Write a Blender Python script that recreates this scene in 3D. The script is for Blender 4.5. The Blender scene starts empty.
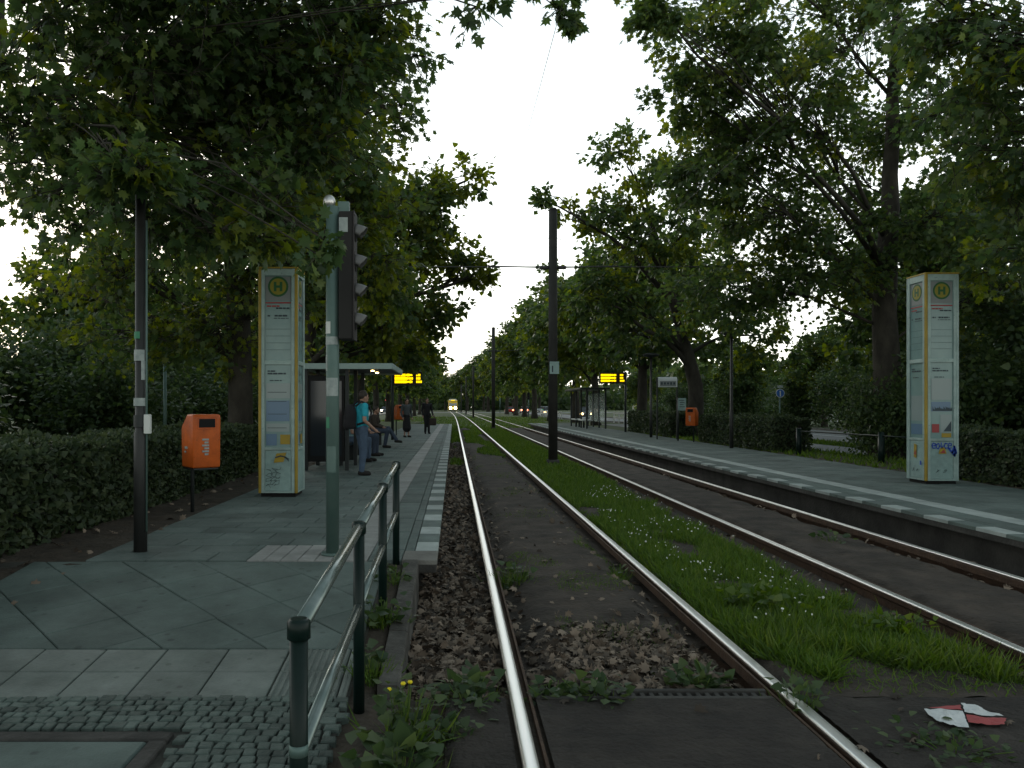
import bpy, bmesh, math, random
import numpy as np
from mathutils import Vector, Matrix, noise

random.seed(7)
NP = np.random.default_rng(7)
PI = math.pi
R = math.radians
scene = bpy.context.scene
COL = scene.collection

# ---------------------------------------------------------------- measures
F, VX, VY, H = 800.0, 454.0, 406.0, 1.53      # focal length in pixels, vanishing point, eye height above the rails
PLAT = 0.24                                    # platform height above the rails

def gx(px, Y): return (px - VX) / F * Y
def gz(py, Y): return H - (py - VY) * Y / F
def at(px, py, z=0.0):
    Y = F * (H - z) / (py - VY)
    return gx(px, Y), Y

def ramp(y):
    t = min(1.0, max(0.0, (y - 4.2) / 2.5))
    return PLAT * t

def bend(y):                                   # the tracks swing slightly left far down the line
    return -6.2e-5 * (y - 60) ** 2 if y > 60 else 0.0

# ---------------------------------------------------------------- materials
def mat(name, col, rough=0.75, metal=0.0, col2=None, nscale=4.0, bump=0.0, bscale=40.0, island=0.0,
        spec=0.4, emit=None, estr=0.0, stain=0.0, sscale=1.3, contrast=(0.35, 0.65), detail=6.0, stretch=None):
    m = bpy.data.materials.new(name)
    m.use_nodes = True
    nt = m.node_tree
    b = nt.nodes['Principled BSDF']
    b.inputs['Roughness'].default_value = rough
    b.inputs['Metallic'].default_value = metal
    b.inputs['Specular IOR Level'].default_value = spec
    b.inputs['Base Color'].default_value = (*col, 1)
    tc = nt.nodes.new('ShaderNodeTexCoord')
    vec = tc.outputs['Object']
    if stretch:
        mp = nt.nodes.new('ShaderNodeMapping')
        mp.inputs['Scale'].default_value = stretch
        nt.links.new(vec, mp.inputs['Vector'])
        vec = mp.outputs['Vector']
    out = None
    if col2 is not None:
        n = nt.nodes.new('ShaderNodeTexNoise')
        n.inputs['Scale'].default_value = nscale
        n.inputs['Detail'].default_value = detail
        n.inputs['Roughness'].default_value = 0.65
        nt.links.new(vec, n.inputs['Vector'])
        rp = nt.nodes.new('ShaderNodeValToRGB')
        rp.color_ramp.elements[0].position = contrast[0]
        rp.color_ramp.elements[1].position = contrast[1]
        rp.color_ramp.elements[0].color = (*col, 1)
        rp.color_ramp.elements[1].color = (*col2, 1)
        nt.links.new(n.outputs['Fac'], rp.inputs['Fac'])
        out = rp.outputs['Color']
    if island:
        g = nt.nodes.new('ShaderNodeNewGeometry')
        mr = nt.nodes.new('ShaderNodeMapRange')
        mr.inputs['To Min'].default_value = 1 - island
        mr.inputs['To Max'].default_value = 1 + island
        nt.links.new(g.outputs['Random Per Island'], mr.inputs['Value'])
        hs = nt.nodes.new('ShaderNodeHueSaturation')
        hs.inputs['Color'].default_value = (*col, 1)
        nt.links.new(mr.outputs['Result'], hs.inputs['Value'])
        if out is not None:
            nt.links.new(out, hs.inputs['Color'])
        out = hs.outputs['Color']
    if stain:                                        # worn and dirty patches with a shape of their own, and a few spots
        n3 = nt.nodes.new('ShaderNodeTexNoise'); n3.inputs['Scale'].default_value = sscale; n3.inputs['Detail'].default_value = 9; n3.inputs['Roughness'].default_value = .72
        nt.links.new(tc.outputs['Object'], n3.inputs['Vector'])
        r3 = nt.nodes.new('ShaderNodeMapRange'); r3.inputs['From Min'].default_value = .36; r3.inputs['From Max'].default_value = .62
        r3.inputs['To Min'].default_value = 1 - stain; r3.inputs['To Max'].default_value = 1.0 + stain * .25
        nt.links.new(n3.outputs['Fac'], r3.inputs['Value'])
        vo = nt.nodes.new('ShaderNodeTexVoronoi'); vo.inputs['Scale'].default_value = sscale * 6
        nt.links.new(tc.outputs['Object'], vo.inputs['Vector'])
        r4 = nt.nodes.new('ShaderNodeMapRange'); r4.inputs['From Min'].default_value = .10; r4.inputs['From Max'].default_value = .16
        r4.inputs['To Min'].default_value = 1 - stain * .8; r4.inputs['To Max'].default_value = 1.0
        nt.links.new(vo.outputs['Distance'], r4.inputs['Value'])
        mu = nt.nodes.new('ShaderNodeMath'); mu.operation = 'MULTIPLY'
        nt.links.new(r3.outputs['Result'], mu.inputs[0]); nt.links.new(r4.outputs['Result'], mu.inputs[1])
        h2 = nt.nodes.new('ShaderNodeHueSaturation'); h2.inputs['Color'].default_value = (*col, 1)
        nt.links.new(mu.outputs['Value'], h2.inputs['Value'])
        if out is not None: nt.links.new(out, h2.inputs['Color'])
        out = h2.outputs['Color']
    if out is not None:
        nt.links.new(out, b.inputs['Base Color'])
    if bump:
        n2 = nt.nodes.new('ShaderNodeTexNoise')
        n2.inputs['Scale'].default_value = bscale
        n2.inputs['Detail'].default_value = 5
        nt.links.new(vec, n2.inputs['Vector'])
        bp = nt.nodes.new('ShaderNodeBump')
        bp.inputs['Strength'].default_value = bump
        bp.inputs['Distance'].default_value = 0.02
        nt.links.new(n2.outputs['Fac'], bp.inputs['Height'])
        nt.links.new(bp.outputs['Normal'], b.inputs['Normal'])
    if emit is not None:
        b.inputs['Emission Color'].default_value = (*emit, 1)
        b.inputs['Emission Strength'].default_value = estr
    return m

def leaf_mat(name, c0, c1, c2, trans=0.35, rough=0.5):
    m = bpy.data.materials.new(name)
    m.use_nodes = True
    nt = m.node_tree
    b = nt.nodes['Principled BSDF']
    out = nt.nodes['Material Output']
    b.inputs['Roughness'].default_value = rough
    b.inputs['Specular IOR Level'].default_value = 0.35
    g = nt.nodes.new('ShaderNodeNewGeometry')
    rp = nt.nodes.new('ShaderNodeValToRGB')
    e = rp.color_ramp.elements
    e[0].position, e[0].color = 0.0, (*c0, 1)
    e[1].position, e[1].color = 1.0, (*c2, 1)
    k = e.new(0.6); k.color = (*c1, 1)
    nt.links.new(g.outputs['Random Per Island'], rp.inputs['Fac'])
    nt.links.new(rp.outputs['Color'], b.inputs['Base Color'])
    t = nt.nodes.new('ShaderNodeBsdfTranslucent')
    hs = nt.nodes.new('ShaderNodeHueSaturation')
    hs.inputs['Hue'].default_value = 0.475
    hs.inputs['Saturation'].default_value = 1.2
    hs.inputs['Value'].default_value = 2.5
    nt.links.new(rp.outputs['Color'], hs.inputs['Color'])
    nt.links.new(hs.outputs['Color'], t.inputs['Color'])
    mx = nt.nodes.new('ShaderNodeMixShader')
    mx.inputs['Fac'].default_value = trans
    nt.links.new(b.outputs['BSDF'], mx.inputs[1])
    nt.links.new(t.outputs['BSDF'], mx.inputs[2])
    nt.links.new(mx.outputs['Shader'], out.inputs['Surface'])
    return m

def glass_mat(name, col=(0.8, 0.9, 0.88), alpha=0.25, rough=0.06):
    m = mat(name, col, rough=rough, spec=0.6)
    m.node_tree.nodes['Principled BSDF'].inputs['Alpha'].default_value = alpha
    return m

M = {}
M['paving'] = mat('grey_paving', (0.090, 0.122, 0.110), 0.8, col2=(0.127, 0.161, 0.147), nscale=2.2, bump=0.35, bscale=60, island=0.14, stain=.38)
M['paving_big'] = mat('slab_paving', (0.080, 0.110, 0.098), 0.8, col2=(0.112, 0.146, 0.132), nscale=1.6, bump=0.35, bscale=70, island=0.10, stain=.42, sscale=1.0)
M['light_tile'] = mat('pale_tile', (0.130, 0.155, 0.138), 0.75, col2=(0.175, 0.198, 0.180), nscale=3, bump=0.3, bscale=60, island=0.10, stain=.40)
M['dash'] = mat('white_dash_tile', (0.30, 0.34, 0.32), 0.75, col2=(0.38, 0.42, 0.40), nscale=4, bump=0.2, bscale=60, island=0.08, stain=.25)
M['warm_tile'] = mat('warm_tile', (0.250, 0.255, 0.240), 0.8, col2=(0.320, 0.322, 0.305), nscale=4, bump=0.2, bscale=60, island=0.08, stain=.30)
M['mortar'] = mat('joint_dirt', (0.022, 0.022, 0.018), 0.95, col2=(0.06, 0.06, 0.05), nscale=8, bump=0.4)
M['cobble'] = mat('cobble_granite', (0.062, 0.088, 0.076), 0.75, col2=(0.110, 0.140, 0.122), nscale=9, bump=0.5, bscale=50, island=0.3, stain=.3)
M['concrete'] = mat('old_concrete', (0.13, 0.125, 0.11), 0.9, col2=(0.20, 0.195, 0.175), nscale=3, bump=0.5, bscale=30)
M['concrete_dark'] = mat('stained_concrete', (0.030, 0.029, 0.026), 0.9, col2=(0.065, 0.062, 0.056), nscale=2.5, bump=0.5, bscale=30)
M['kerb_stone'] = mat('kerb_stone', (0.060, 0.056, 0.048), 0.9, col2=(0.105, 0.10, 0.088), nscale=3, bump=0.5, bscale=30, stain=.4, sscale=3)
M['soil'] = mat('brown_soil', (0.030, 0.024, 0.017), 0.98, col2=(0.065, 0.05, 0.036), nscale=6, bump=0.9, bscale=25)
M['bed'] = mat('trodden_track_bed', (0.032, 0.025, 0.019), 0.95, col2=(0.072, 0.056, 0.043), nscale=2.6, bump=1.0, bscale=24, stain=.45, sscale=2.2)
M['crossing'] = mat('crossing_paving', (0.022, 0.018, 0.015), 0.92, col2=(0.046, 0.038, 0.031), nscale=2.6, bump=1.0, bscale=35, stain=.4, sscale=2.5)
M['ground'] = mat('park_ground', (0.030, 0.052, 0.012), 0.95, col2=(0.060, 0.085, 0.022), nscale=0.5, bump=0.8, bscale=9)
M['asphalt'] = mat('asphalt', (0.15, 0.155, 0.155), 0.85, col2=(0.19, 0.195, 0.195), nscale=0.6, bump=0.2, bscale=60)
M['steel'] = mat('polished_rail_head', (0.84, 0.83, 0.80), 0.36, 1.0)
M['rust'] = mat('rusty_rail_web', (0.050, 0.030, 0.020), 0.8, 0.2, col2=(0.09, 0.052, 0.032), nscale=8, bump=0.4)
M['bark'] = mat('plane_bark', (0.026, 0.023, 0.018), 0.95, col2=(0.062, 0.055, 0.043), nscale=3.5, bump=1.0, bscale=14, stretch=(1, 1, 0.5))
M['dark_post'] = mat('black_post_paint', (0.018, 0.019, 0.018), 0.5, col2=(0.03, 0.03, 0.028), nscale=3)
M['pole'] = mat('catenary_pole_paint', (0.020, 0.020, 0.018), 0.75, col2=(0.036, 0.034, 0.030), nscale=2, bump=0.3, bscale=30)
M['green_metal'] = mat('green_railing_paint', (0.003, 0.011, 0.009), 0.35, 0.0, col2=(0.006, 0.017, 0.014), spec=.2, nscale=5)
M['bar_metal'] = mat('worn_railing_bar', (0.15, 0.19, 0.175), 0.25, 0.65, col2=(0.21, 0.245, 0.23), nscale=6)
M['mast'] = mat('grey_green_mast', (0.085, 0.145, 0.128), 0.45, 0.2, col2=(0.115, 0.175, 0.155), nscale=4)
M['sticker_pale'] = mat('pale_sticker', (0.38, 0.42, 0.40), 0.6, col2=(0.24, 0.28, 0.27), nscale=14)
M['sticker_green'] = mat('green_sticker', (0.05, 0.22, 0.12), 0.6)
M['sticker_white'] = mat('white_sticker', (0.62, 0.64, 0.60), 0.6)
M['visor'] = mat('grey_visor', (0.13, 0.13, 0.125), 0.5)
M['signal'] = mat('signal_housing', (0.014, 0.013, 0.012), 0.7)
M['pink_edge'] = mat('housing_rim', (0.03, 0.026, 0.025), 0.7)
M['silver'] = mat('silver_cap', (0.6, 0.58, 0.56), 0.3, 0.9)
M['pillar_white'] = mat('white_pillar_frame', (0.36, 0.47, 0.44), 0.45, col2=(0.29, 0.40, 0.375), nscale=5, stain=.30, sscale=1.8)
M['pillar_panel'] = mat('pale_pillar_panel', (0.31, 0.44, 0.415), 0.5, col2=(0.25, 0.37, 0.35), nscale=4, stain=.32, sscale=1.8)
M['pillar_yellow'] = mat('yellow_strip', (0.36, 0.25, 0.025), 0.5, col2=(0.28, 0.20, 0.03), nscale=5)
M['paper'] = mat('poster_paper', (0.17, 0.275, 0.27), 0.22, spec=0.6, col2=(0.21, 0.32, 0.305), nscale=3)
M['paper_white'] = mat('white_notice', (0.26, 0.32, 0.315), 0.25, spec=0.5)
M['paper_blue'] = mat('blue_notice', (0.12, 0.20, 0.29), 0.25, spec=0.5)
M['ink'] = mat('dark_print', (0.03, 0.05, 0.06), 0.5)
M['ink_red'] = mat('red_print', (0.30, 0.05, 0.05), 0.5)
M['stop_green'] = mat('stop_sign_green', (0.02, 0.10, 0.03), 0.5)
M['stop_yellow'] = mat('stop_sign_yellow', (0.24, 0.21, 0.02), 0.5)
M['header'] = mat('header_paper', (0.20, 0.22, 0.215), 0.4)
M['graffiti'] = mat('blue_spray', (0.02, 0.07, 0.42), 0.5)
M['orange'] = mat('orange_plastic', (0.64, 0.125, 0.012), 0.42, col2=(0.52, 0.095, 0.010), nscale=3, stain=.35, sscale=2.5)
M['black'] = mat('black_void', (0.008, 0.008, 0.008), 0.9)
M['dark_metal'] = mat('dark_grey_metal', (0.03, 0.035, 0.035), 0.45, 0.3)
M['roof'] = mat('pale_green_roof_edge', (0.30, 0.40, 0.38), 0.5)
M['amber'] = mat('amber_display', (0.02, 0.015, 0.0), 0.5, emit=(1.0, 0.68, 0.0), estr=2.2)
M['screen'] = mat('dark_display_face', (0.03, 0.012, 0.004), 0.4)
M['glass'] = glass_mat('shelter_glass')
M['headlight'] = mat('lit_headlight', (1, 1, 1), 0.3, emit=(1.0, 0.88, 0.62), estr=40)
M['headlight_warm'] = mat('lit_warm_headlight', (1, 1, 1), 0.3, emit=(1.0, 0.66, 0.25), estr=16)
M['taillight'] = mat('lit_tail_light', (0.5, 0.02, 0.01), 0.3, emit=(1.0, 0.16, 0.08), estr=14)
M['go_light'] = mat('lit_green_signal', (0.05, 0.8, 0.5), 0.3, emit=(0.2, 1.0, 0.65), estr=6)
M['stop_light'] = mat('lit_red_signal', (0.8, 0.05, 0.05), 0.3, emit=(1.0, 0.14, 0.12), estr=5)
M['tram_yellow'] = mat('tram_yellow', (0.65, 0.42, 0.01), 0.35)
M['tram_white'] = mat('tram_pale', (0.55, 0.57, 0.56), 0.35)
M['window'] = mat('dark_window', (0.02, 0.025, 0.03), 0.08, spec=0.7)
M['windscreen'] = mat('tram_windscreen', (0.25, 0.27, 0.27), 0.06, spec=0.9)
M['tyre'] = mat('tyre_rubber', (0.015, 0.015, 0.015), 0.85)
M['wire'] = mat('overhead_wire', (0.05, 0.05, 0.05), 0.6)
M['leaf_near'] = leaf_mat('plane_leaf_near', (0.034, 0.066, 0.028), (0.058, 0.100, 0.036), (0.095, 0.130, 0.038), 0.42, 0.42)
M['leaf'] = leaf_mat('plane_leaf', (0.028, 0.056, 0.020), (0.050, 0.088, 0.026), (0.080, 0.114, 0.032), 0.42)
M['leaf_yellow'] = leaf_mat('backlit_tint_leaf', (0.055, 0.085, 0.016), (0.092, 0.125, 0.022), (0.125, 0.148, 0.030), 0.5)  # yellow-green leaves, base colour brightened to imitate light shining through
M['hedge'] = leaf_mat('hedge_leaf', (0.020, 0.036, 0.016), (0.038, 0.060, 0.025), (0.066, 0.088, 0.038), 0.2, 0.6)
M['bush'] = leaf_mat('bush_leaf', (0.024, 0.048, 0.018), (0.046, 0.078, 0.028), (0.080, 0.115, 0.042), 0.3)
M['twig'] = mat('hedge_twigs', (0.020, 0.018, 0.012), 0.95)
M['grass'] = leaf_mat('grass_blade', (0.040, 0.086, 0.014), (0.062, 0.120, 0.020), (0.098, 0.145, 0.032), 0.33, 0.65)
M['grass_tall'] = leaf_mat('tall_grass_blade', (0.040, 0.080, 0.013), (0.062, 0.110, 0.019), (0.098, 0.138, 0.032), 0.38, 0.5)
M['litter'] = mat('dry_leaf', (0.140, 0.108, 0.080), 0.85, island=0.8)
M['clover'] = mat('clover_flower', (0.62, 0.64, 0.58), 0.8)
M['yellow_flower'] = mat('yellow_petal', (0.75, 0.6, 0.01), 0.6)
M['facade'] = mat('pale_facade', (0.46, 0.50, 0.48), 0.9, col2=(0.52, 0.55, 0.53), nscale=1)
M['roof_tile'] = mat('dark_roof', (0.07, 0.06, 0.055), 0.9)
M['blue_awning'] = mat('blue_awning', (0.04, 0.24, 0.42), 0.7)
M['white_paint'] = mat('white_fence_paint', (0.55, 0.57, 0.55), 0.6)
M['sign_blue'] = mat('sign_blue', (0.03, 0.13, 0.42), 0.5)
M['red_paint'] = mat('faded_red_paper', (0.34, 0.07, 0.07), 0.8)
M['foil'] = mat('crumpled_white_paper', (0.62, 0.64, 0.63), 0.7, col2=(0.50, 0.52, 0.52), nscale=12)

# ---------------------------------------------------------------- mesh helpers
class MB:
    def __init__(s):
        s.v, s.f, s.mi, s.sm = [], [], [], []
        s.cur = 0
        s.smooth = False
    def m(s, i): s.cur = i; return s
    def face(s, idx):
        s.f.append(idx); s.mi.append(s.cur); s.sm.append(s.smooth)
    def add(s, verts, faces):
        o = len(s.v)
        s.v.extend([tuple(p) for p in verts])
        for f in faces: s.face([o + i for i in f])
    def box(s, c, d, rz=0.0, bev=0.0, rx=0.0):
        hx, hy, hz = d[0] / 2, d[1] / 2, d[2] / 2
        if bev <= 0:
            pts = [(x, y, z) for z in (-hz, hz) for x, y in ((-hx, -hy), (hx, -hy), (hx, hy), (-hx, hy))]
            fs = [(3, 2, 1, 0), (4, 5, 6, 7), (0, 1, 5, 4), (1, 2, 6, 5), (2, 3, 7, 6), (3, 0, 4, 7)]
        else:
            b = min(bev, hx * .9, hy * .9, hz * .9)
            bm = bmesh.new()
            bmesh.ops.create_cube(bm, size=1)
            for v in bm.verts: v.co = Vector((v.co.x * 2 * hx, v.co.y * 2 * hy, v.co.z * 2 * hz))
            bmesh.ops.bevel(bm, geom=bm.edges[:], offset=b, segments=2, affect='EDGES', profile=0.5)
            bm.verts.index_update()
            pts = [tuple(v.co) for v in bm.verts]
            fs = [[v.index for v in f.verts] for f in bm.faces]
            bm.free()
        Mx = Matrix.Translation(c) @ Matrix.Rotation(rz, 4, 'Z') @ Matrix.Rotation(rx, 4, 'X')
        s.add([Mx @ Vector(p) for p in pts], fs)
        return s
    def tube(s, pts, rad, seg=8, cap=True):
        pts = [Vector(p) for p in pts]
        n = len(pts)
        if not hasattr(rad, '__len__'): rad = [rad] * n
        o = len(s.v)
        ref = None
        for i, p in enumerate(pts):
            t = (pts[min(i + 1, n - 1)] - pts[max(i - 1, 0)])
            if t.length < 1e-9: t = Vector((0, 0, 1))
            t.normalize()
            if ref is None:
                ref = Vector((1, 0, 0)) if abs(t.x) < 0.9 else Vector((0, 1, 0))
            a = (ref - t * ref.dot(t))
            if a.length < 1e-4:
                a = Vector((0, 1, 0)) - t * t.y
            a.normalize(); ref = a
            b = t.cross(a)
            for k in range(seg):
                w = 2 * PI * k / seg
                s.v.append(tuple(p + (a * math.cos(w) + b * math.sin(w)) * rad[i]))
        sm = s.smooth; s.smooth = True
        for i in range(n - 1):
            for k in range(seg):
                k2 = (k + 1) % seg
                s.face([o + i * seg + k, o + i * seg + k2, o + (i + 1) * seg + k2, o + (i + 1) * seg + k])
        s.smooth = sm
        if cap:
            s.face([o + k for k in range(seg)][::-1])
            s.face([o + (n - 1) * seg + k for k in range(seg)])
        return s
    def ball(s, c, r, seg=12, rings=8):
        if not hasattr(r, '__len__'): r = (r, r, r)
        o = len(s.v)
        sm = s.smooth; s.smooth = True
        s.v.append((c[0], c[1], c[2] - r[2]))
        for i in range(1, rings):
            a = -PI / 2 + PI * i / rings
            for k in range(seg):
                w = 2 * PI * k / seg
                s.v.append((c[0] + r[0] * math.cos(a) * math.cos(w), c[1] + r[1] * math.cos(a) * math.sin(w), c[2] + r[2] * math.sin(a)))
        s.v.append((c[0], c[1], c[2] + r[2]))
        top = len(s.v) - 1
        for k in range(seg):
            k2 = (k + 1) % seg
            s.face([o, o + 1 + k2, o + 1 + k])
            for i in range(rings - 2):
                s.face([o + 1 + i * seg + k, o + 1 + i * seg + k2, o + 1 + (i + 1) * seg + k2, o + 1 + (i + 1) * seg + k])
            s.face([top, o + 1 + (rings - 2) * seg + k, o + 1 + (rings - 2) * seg + k2])
        s.smooth = sm
        return s
    def prism(s, poly, axis, a0, a1):
        """poly of 2-D points swept along an axis: 'x' -> (y,z), 'y' -> (x,z), 'z' -> (x,y)"""
        def P(p, a):
            return {'x': (a, p[0], p[1]), 'y': (p[0], a, p[1]), 'z': (p[0], p[1], a)}[axis]
        n = len(poly)
        s.add([P(p, a0) for p in poly] + [P(p, a1) for p in poly],
              [list(range(n))[::-1], list(range(n, 2 * n))] + [[i, (i + 1) % n, n + (i + 1) % n, n + i] for i in range(n)])
        return s
    def build(s, name, mats, parent=None, fix=True):
        me = bpy.data.meshes.new(name)
        me.from_pydata(s.v, [], s.f)
        if not isinstance(mats, (list, tuple)): mats = [mats]
        for m in mats: me.materials.append(m)
        me.polygons.foreach_set('material_index', s.mi)
        me.polygons.foreach_set('use_smooth', s.sm)
        if fix:
            bm = bmesh.new(); bm.from_mesh(me)
            bmesh.ops.recalc_face_normals(bm, faces=bm.faces)
            bm.to_mesh(me); bm.free()
        me.update()
        return link(name, me, parent)

def link(name, data, parent=None):
    o = bpy.data.objects.new(name, data)
    COL.objects.link(o)
    if parent is not None: o.parent = parent
    return o

def thing(name, label, cat, loc=(0, 0, 0), rz=0.0, group=None):
    o = bpy.data.objects.new(name, None)
    COL.objects.link(o)
    o.empty_display_size = 0.2
    o.location = loc
    o.rotation_euler = (0, 0, rz)
    return tag(o, label, cat, group)

def tag(o, label, cat=None, group=None, kind=None):
    if label: o['label'] = label
    if cat: o['category'] = cat
    if group: o['group'] = group
    if kind: o['kind'] = kind
    return o

KIDS = {}
def copy_tree(o, parent=None):
    c = o.copy()
    COL.objects.link(c)
    c.parent = parent
    for ch in [x for x in COL.objects if x.parent == o]:
        copy_tree(ch, c)
    return c

def structure(o):
    o['kind'] = 'structure'
    return o

# ---- many small faces at once
def instmesh(name, tv, tf, P, Rm, S, mats, mi=None):
    tv = np.asarray(tv, np.float32)
    N, V = len(P), len(tv)
    S = np.asarray(S, np.float32).reshape(N, 1, 1)
    vs = np.einsum('nij,vj->nvi', Rm.astype(np.float32), tv) * S + np.asarray(P, np.float32)[:, None, :]
    flat = np.concatenate([np.asarray(f) for f in tf])
    lens = np.array([len(f) for f in tf])
    nl = len(flat)
    loops = (flat[None, :] + (np.arange(N) * V)[:, None]).astype(np.int32).ravel()
    st0 = np.concatenate([[0], np.cumsum(lens)[:-1]])
    starts = (st0[None, :] + (np.arange(N) * nl)[:, None]).astype(np.int32).ravel()
    me = bpy.data.meshes.new(name)
    me.vertices.add(N * V)
    me.vertices.foreach_set('co', vs.ravel())
    me.loops.add(N * nl)
    me.loops.foreach_set('vertex_index', loops)
    me.polygons.add(N * len(tf))
    me.polygons.foreach_set('loop_start', starts)
    if not isinstance(mats, (list, tuple)): mats = [mats]
    for m in mats: me.materials.append(m)
    if mi is not None:
        me.polygons.foreach_set('material_index', np.repeat(np.asarray(mi, np.int32), len(tf)))
    me.update(calc_edges=True)
    me.validate()
    return me

def frames(d, n):
    d = d / (np.linalg.norm(d, axis=1, keepdims=True) + 1e-9)
    n = n - d * np.sum(n * d, axis=1, keepdims=True)
    n = n / (np.linalg.norm(n, axis=1, keepdims=True) + 1e-9)
    x = np.cross(d, n)
    return np.stack([x, d, n], axis=2)

LEAF_LOBED = ([(0, 0.34, 0.0), (0, 0, 0), (0.30, -0.04, -0.05), (0.24, 0.17, -0.03), (0.58, 0.27, -0.13), (0.29, 0.43, -0.04), (0.36, 0.68, -0.12),
               (0.13, 0.63, -0.05), (0, 1.0, -0.16), (-0.13, 0.63, -0.05), (-0.36, 0.68, -0.12), (-0.29, 0.43, -0.04), (-0.58, 0.27, -0.13), (-0.24, 0.17, -0.03), (-0.30, -0.04, -0.05)],
              [(0, i, i + 1) for i in range(1, 14)] + [(0, 14, 1)])
LEAF_MID = ([(0, 0, 0), (0.46, 0.16, -0.10), (0.30, 0.58, -0.09), (0, 1.0, -0.14), (-0.30, 0.58, -0.09), (-0.46, 0.16, -0.10)],
            [(0, 1, 2, 3), (0, 3, 4, 5)])
LEAF_SMALL = ([(0, 0, 0), (0.30, 0.45, -0.05), (0, 1.0, -0.04), (-0.30, 0.45, -0.05)], [(0, 1, 2), (0, 2, 3)])
BLADE = ([(-0.03, 0, 0), (0.03, 0, 0), (0.02, 0.55, 0.04), (-0.02, 0.55, 0.04), (0, 1.0, 0.22)], [(0, 1, 2, 3), (3, 2, 4)])

# ---- flagstones: every stone a bevelled block in one sheet
def clip(poly, x0, x1, y0, y1):
    for ax, lim, sgn in ((0, x0, 1), (0, x1, -1), (1, y0, 1), (1, y1, -1)):
        out = []
        for i in range(len(poly)):
            a, b = poly[i], poly[(i + 1) % len(poly)]
            ia, ib = (a[ax] - lim) * sgn >= 0, (b[ax] - lim) * sgn >= 0
            if ia: out.append(a)
            if ia != ib:
                t = (lim - a[ax]) / (b[ax] - a[ax])
                out.append((a[0] + (b[0] - a[0]) * t, a[1] + (b[1] - a[1]) * t))
        poly = out
        if len(poly) < 3: return None
    ar = sum(poly[i][0] * poly[(i + 1) % len(poly)][1] - poly[(i + 1) % len(poly)][0] * poly[i][1] for i in range(len(poly))) / 2
    if abs(ar) < 1e-3: return None
    return poly if ar > 0 else poly[::-1]

def inset(poly, d):
    n = len(poly)
    out = []
    for i in range(n):
        p0, p1, p2 = Vector(poly[i - 1]), Vector(poly[i]), Vector(poly[(i + 1) % n])
        e1, e2 = (p1 - p0), (p2 - p1)
        if e1.length < 1e-6 or e2.length < 1e-6:
            out.append(tuple(p1)); continue
        e1.normalize(); e2.normalize()
        n1, n2 = Vector((-e1.y, e1.x)), Vector((-e2.y, e2.x))
        b = n1 + n2
        den = 1 + n1.dot(n2)
        if den < 0.3: den = 0.3
        out.append(tuple(p1 + b * (d / den)))
    return out

def stone(mb, poly, zf, gap=0.006, bev=0.006, jit=0.003, depth=0.04, tilt=0.0):
    a = inset(poly, gap / 2); b = inset(poly, gap / 2 + bev)
    n = len(poly)
    dz = random.uniform(-jit, jit)
    tx, ty = random.uniform(-tilt, tilt), random.uniform(-tilt, tilt)
    cx = sum(p[0] for p in poly) / n; cy = sum(p[1] for p in poly) / n
    Z = lambda p: zf(p[1]) + dz + tx * (p[0] - cx) + ty * (p[1] - cy)
    v = [(p[0], p[1], Z(p) - depth) for p in a] + [(p[0], p[1], Z(p) - bev) for p in a] + [(p[0], p[1], Z(p)) for p in b]
    f = [[2 * n + i for i in range(n)]]
    for i in range(n):
        j = (i + 1) % n
        f.append([i, j, n + j, n + i]); f.append([n + i, n + j, 2 * n + j, 2 * n + i])
    mb.add(v, f)

def rect(x0, x1, y0, y1): return [(x0, y0), (x1, y0), (x1, y1), (x0, y1)]

def strip(name, x0f, x1f, ys, zf, m, dz=0.0):
    """a sheet between two x-curves over stations ys"""
    mb = MB()
    for y in ys:
        mb.v.append((x0f(y), y, zf(y) + dz)); mb.v.append((x1f(y), y, zf(y) + dz))
    for i in range(len(ys) - 1):
        mb.face([2 * i, 2 * i + 1, 2 * i + 3, 2 * i + 2])
    return mb.build(name, m)
# ---------------------------------------------------------------- ground and roads
def sstep(a, b, t):
    t = min(1, max(0, (t - a) / (b - a))); return t * t * (3 - 2 * t)

def ground_z(x, y):
    far = 1 - sstep(60, 85, y)
    outside = (0.17 * far + -0.05 * (1 - far)) * sstep(3.5, 6.7, y) - 0.04 * (1 - sstep(3.5, 6.7, y))
    corridor = -0.30 if y < 56.5 else -0.06
    if x <= -3.04 or x >= 8.86: return outside
    return corridor

GY = [-30, 0, 3.5, 4.2, 5, 5.8, 6.7, 9, 14, 20, 30, 45, 56, 56.6, 60, 66, 72, 78, 85, 100, 130, 170, 183, 201, 260, 400, 900]
GX = [-900, -200, -60, -30, -20, -12.8, -8, -5, -3.04, -2.95, 0, 1.1, 3, 4.3, 8.75, 8.86, 10.5, 13.4, 20.6, 30, 60, 200, 900]
mb = MB()
for y in GY:
    for x in GX: mb.v.append((x, y, ground_z(x, y)))
for i in range(len(GY) - 1):
    for j in range(len(GX) - 1):
        a = i * len(GX) + j
        mb.face([a, a + 1, a + 1 + len(GX), a + len(GX)])
structure(mb.build('ground', M['ground']))

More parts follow.
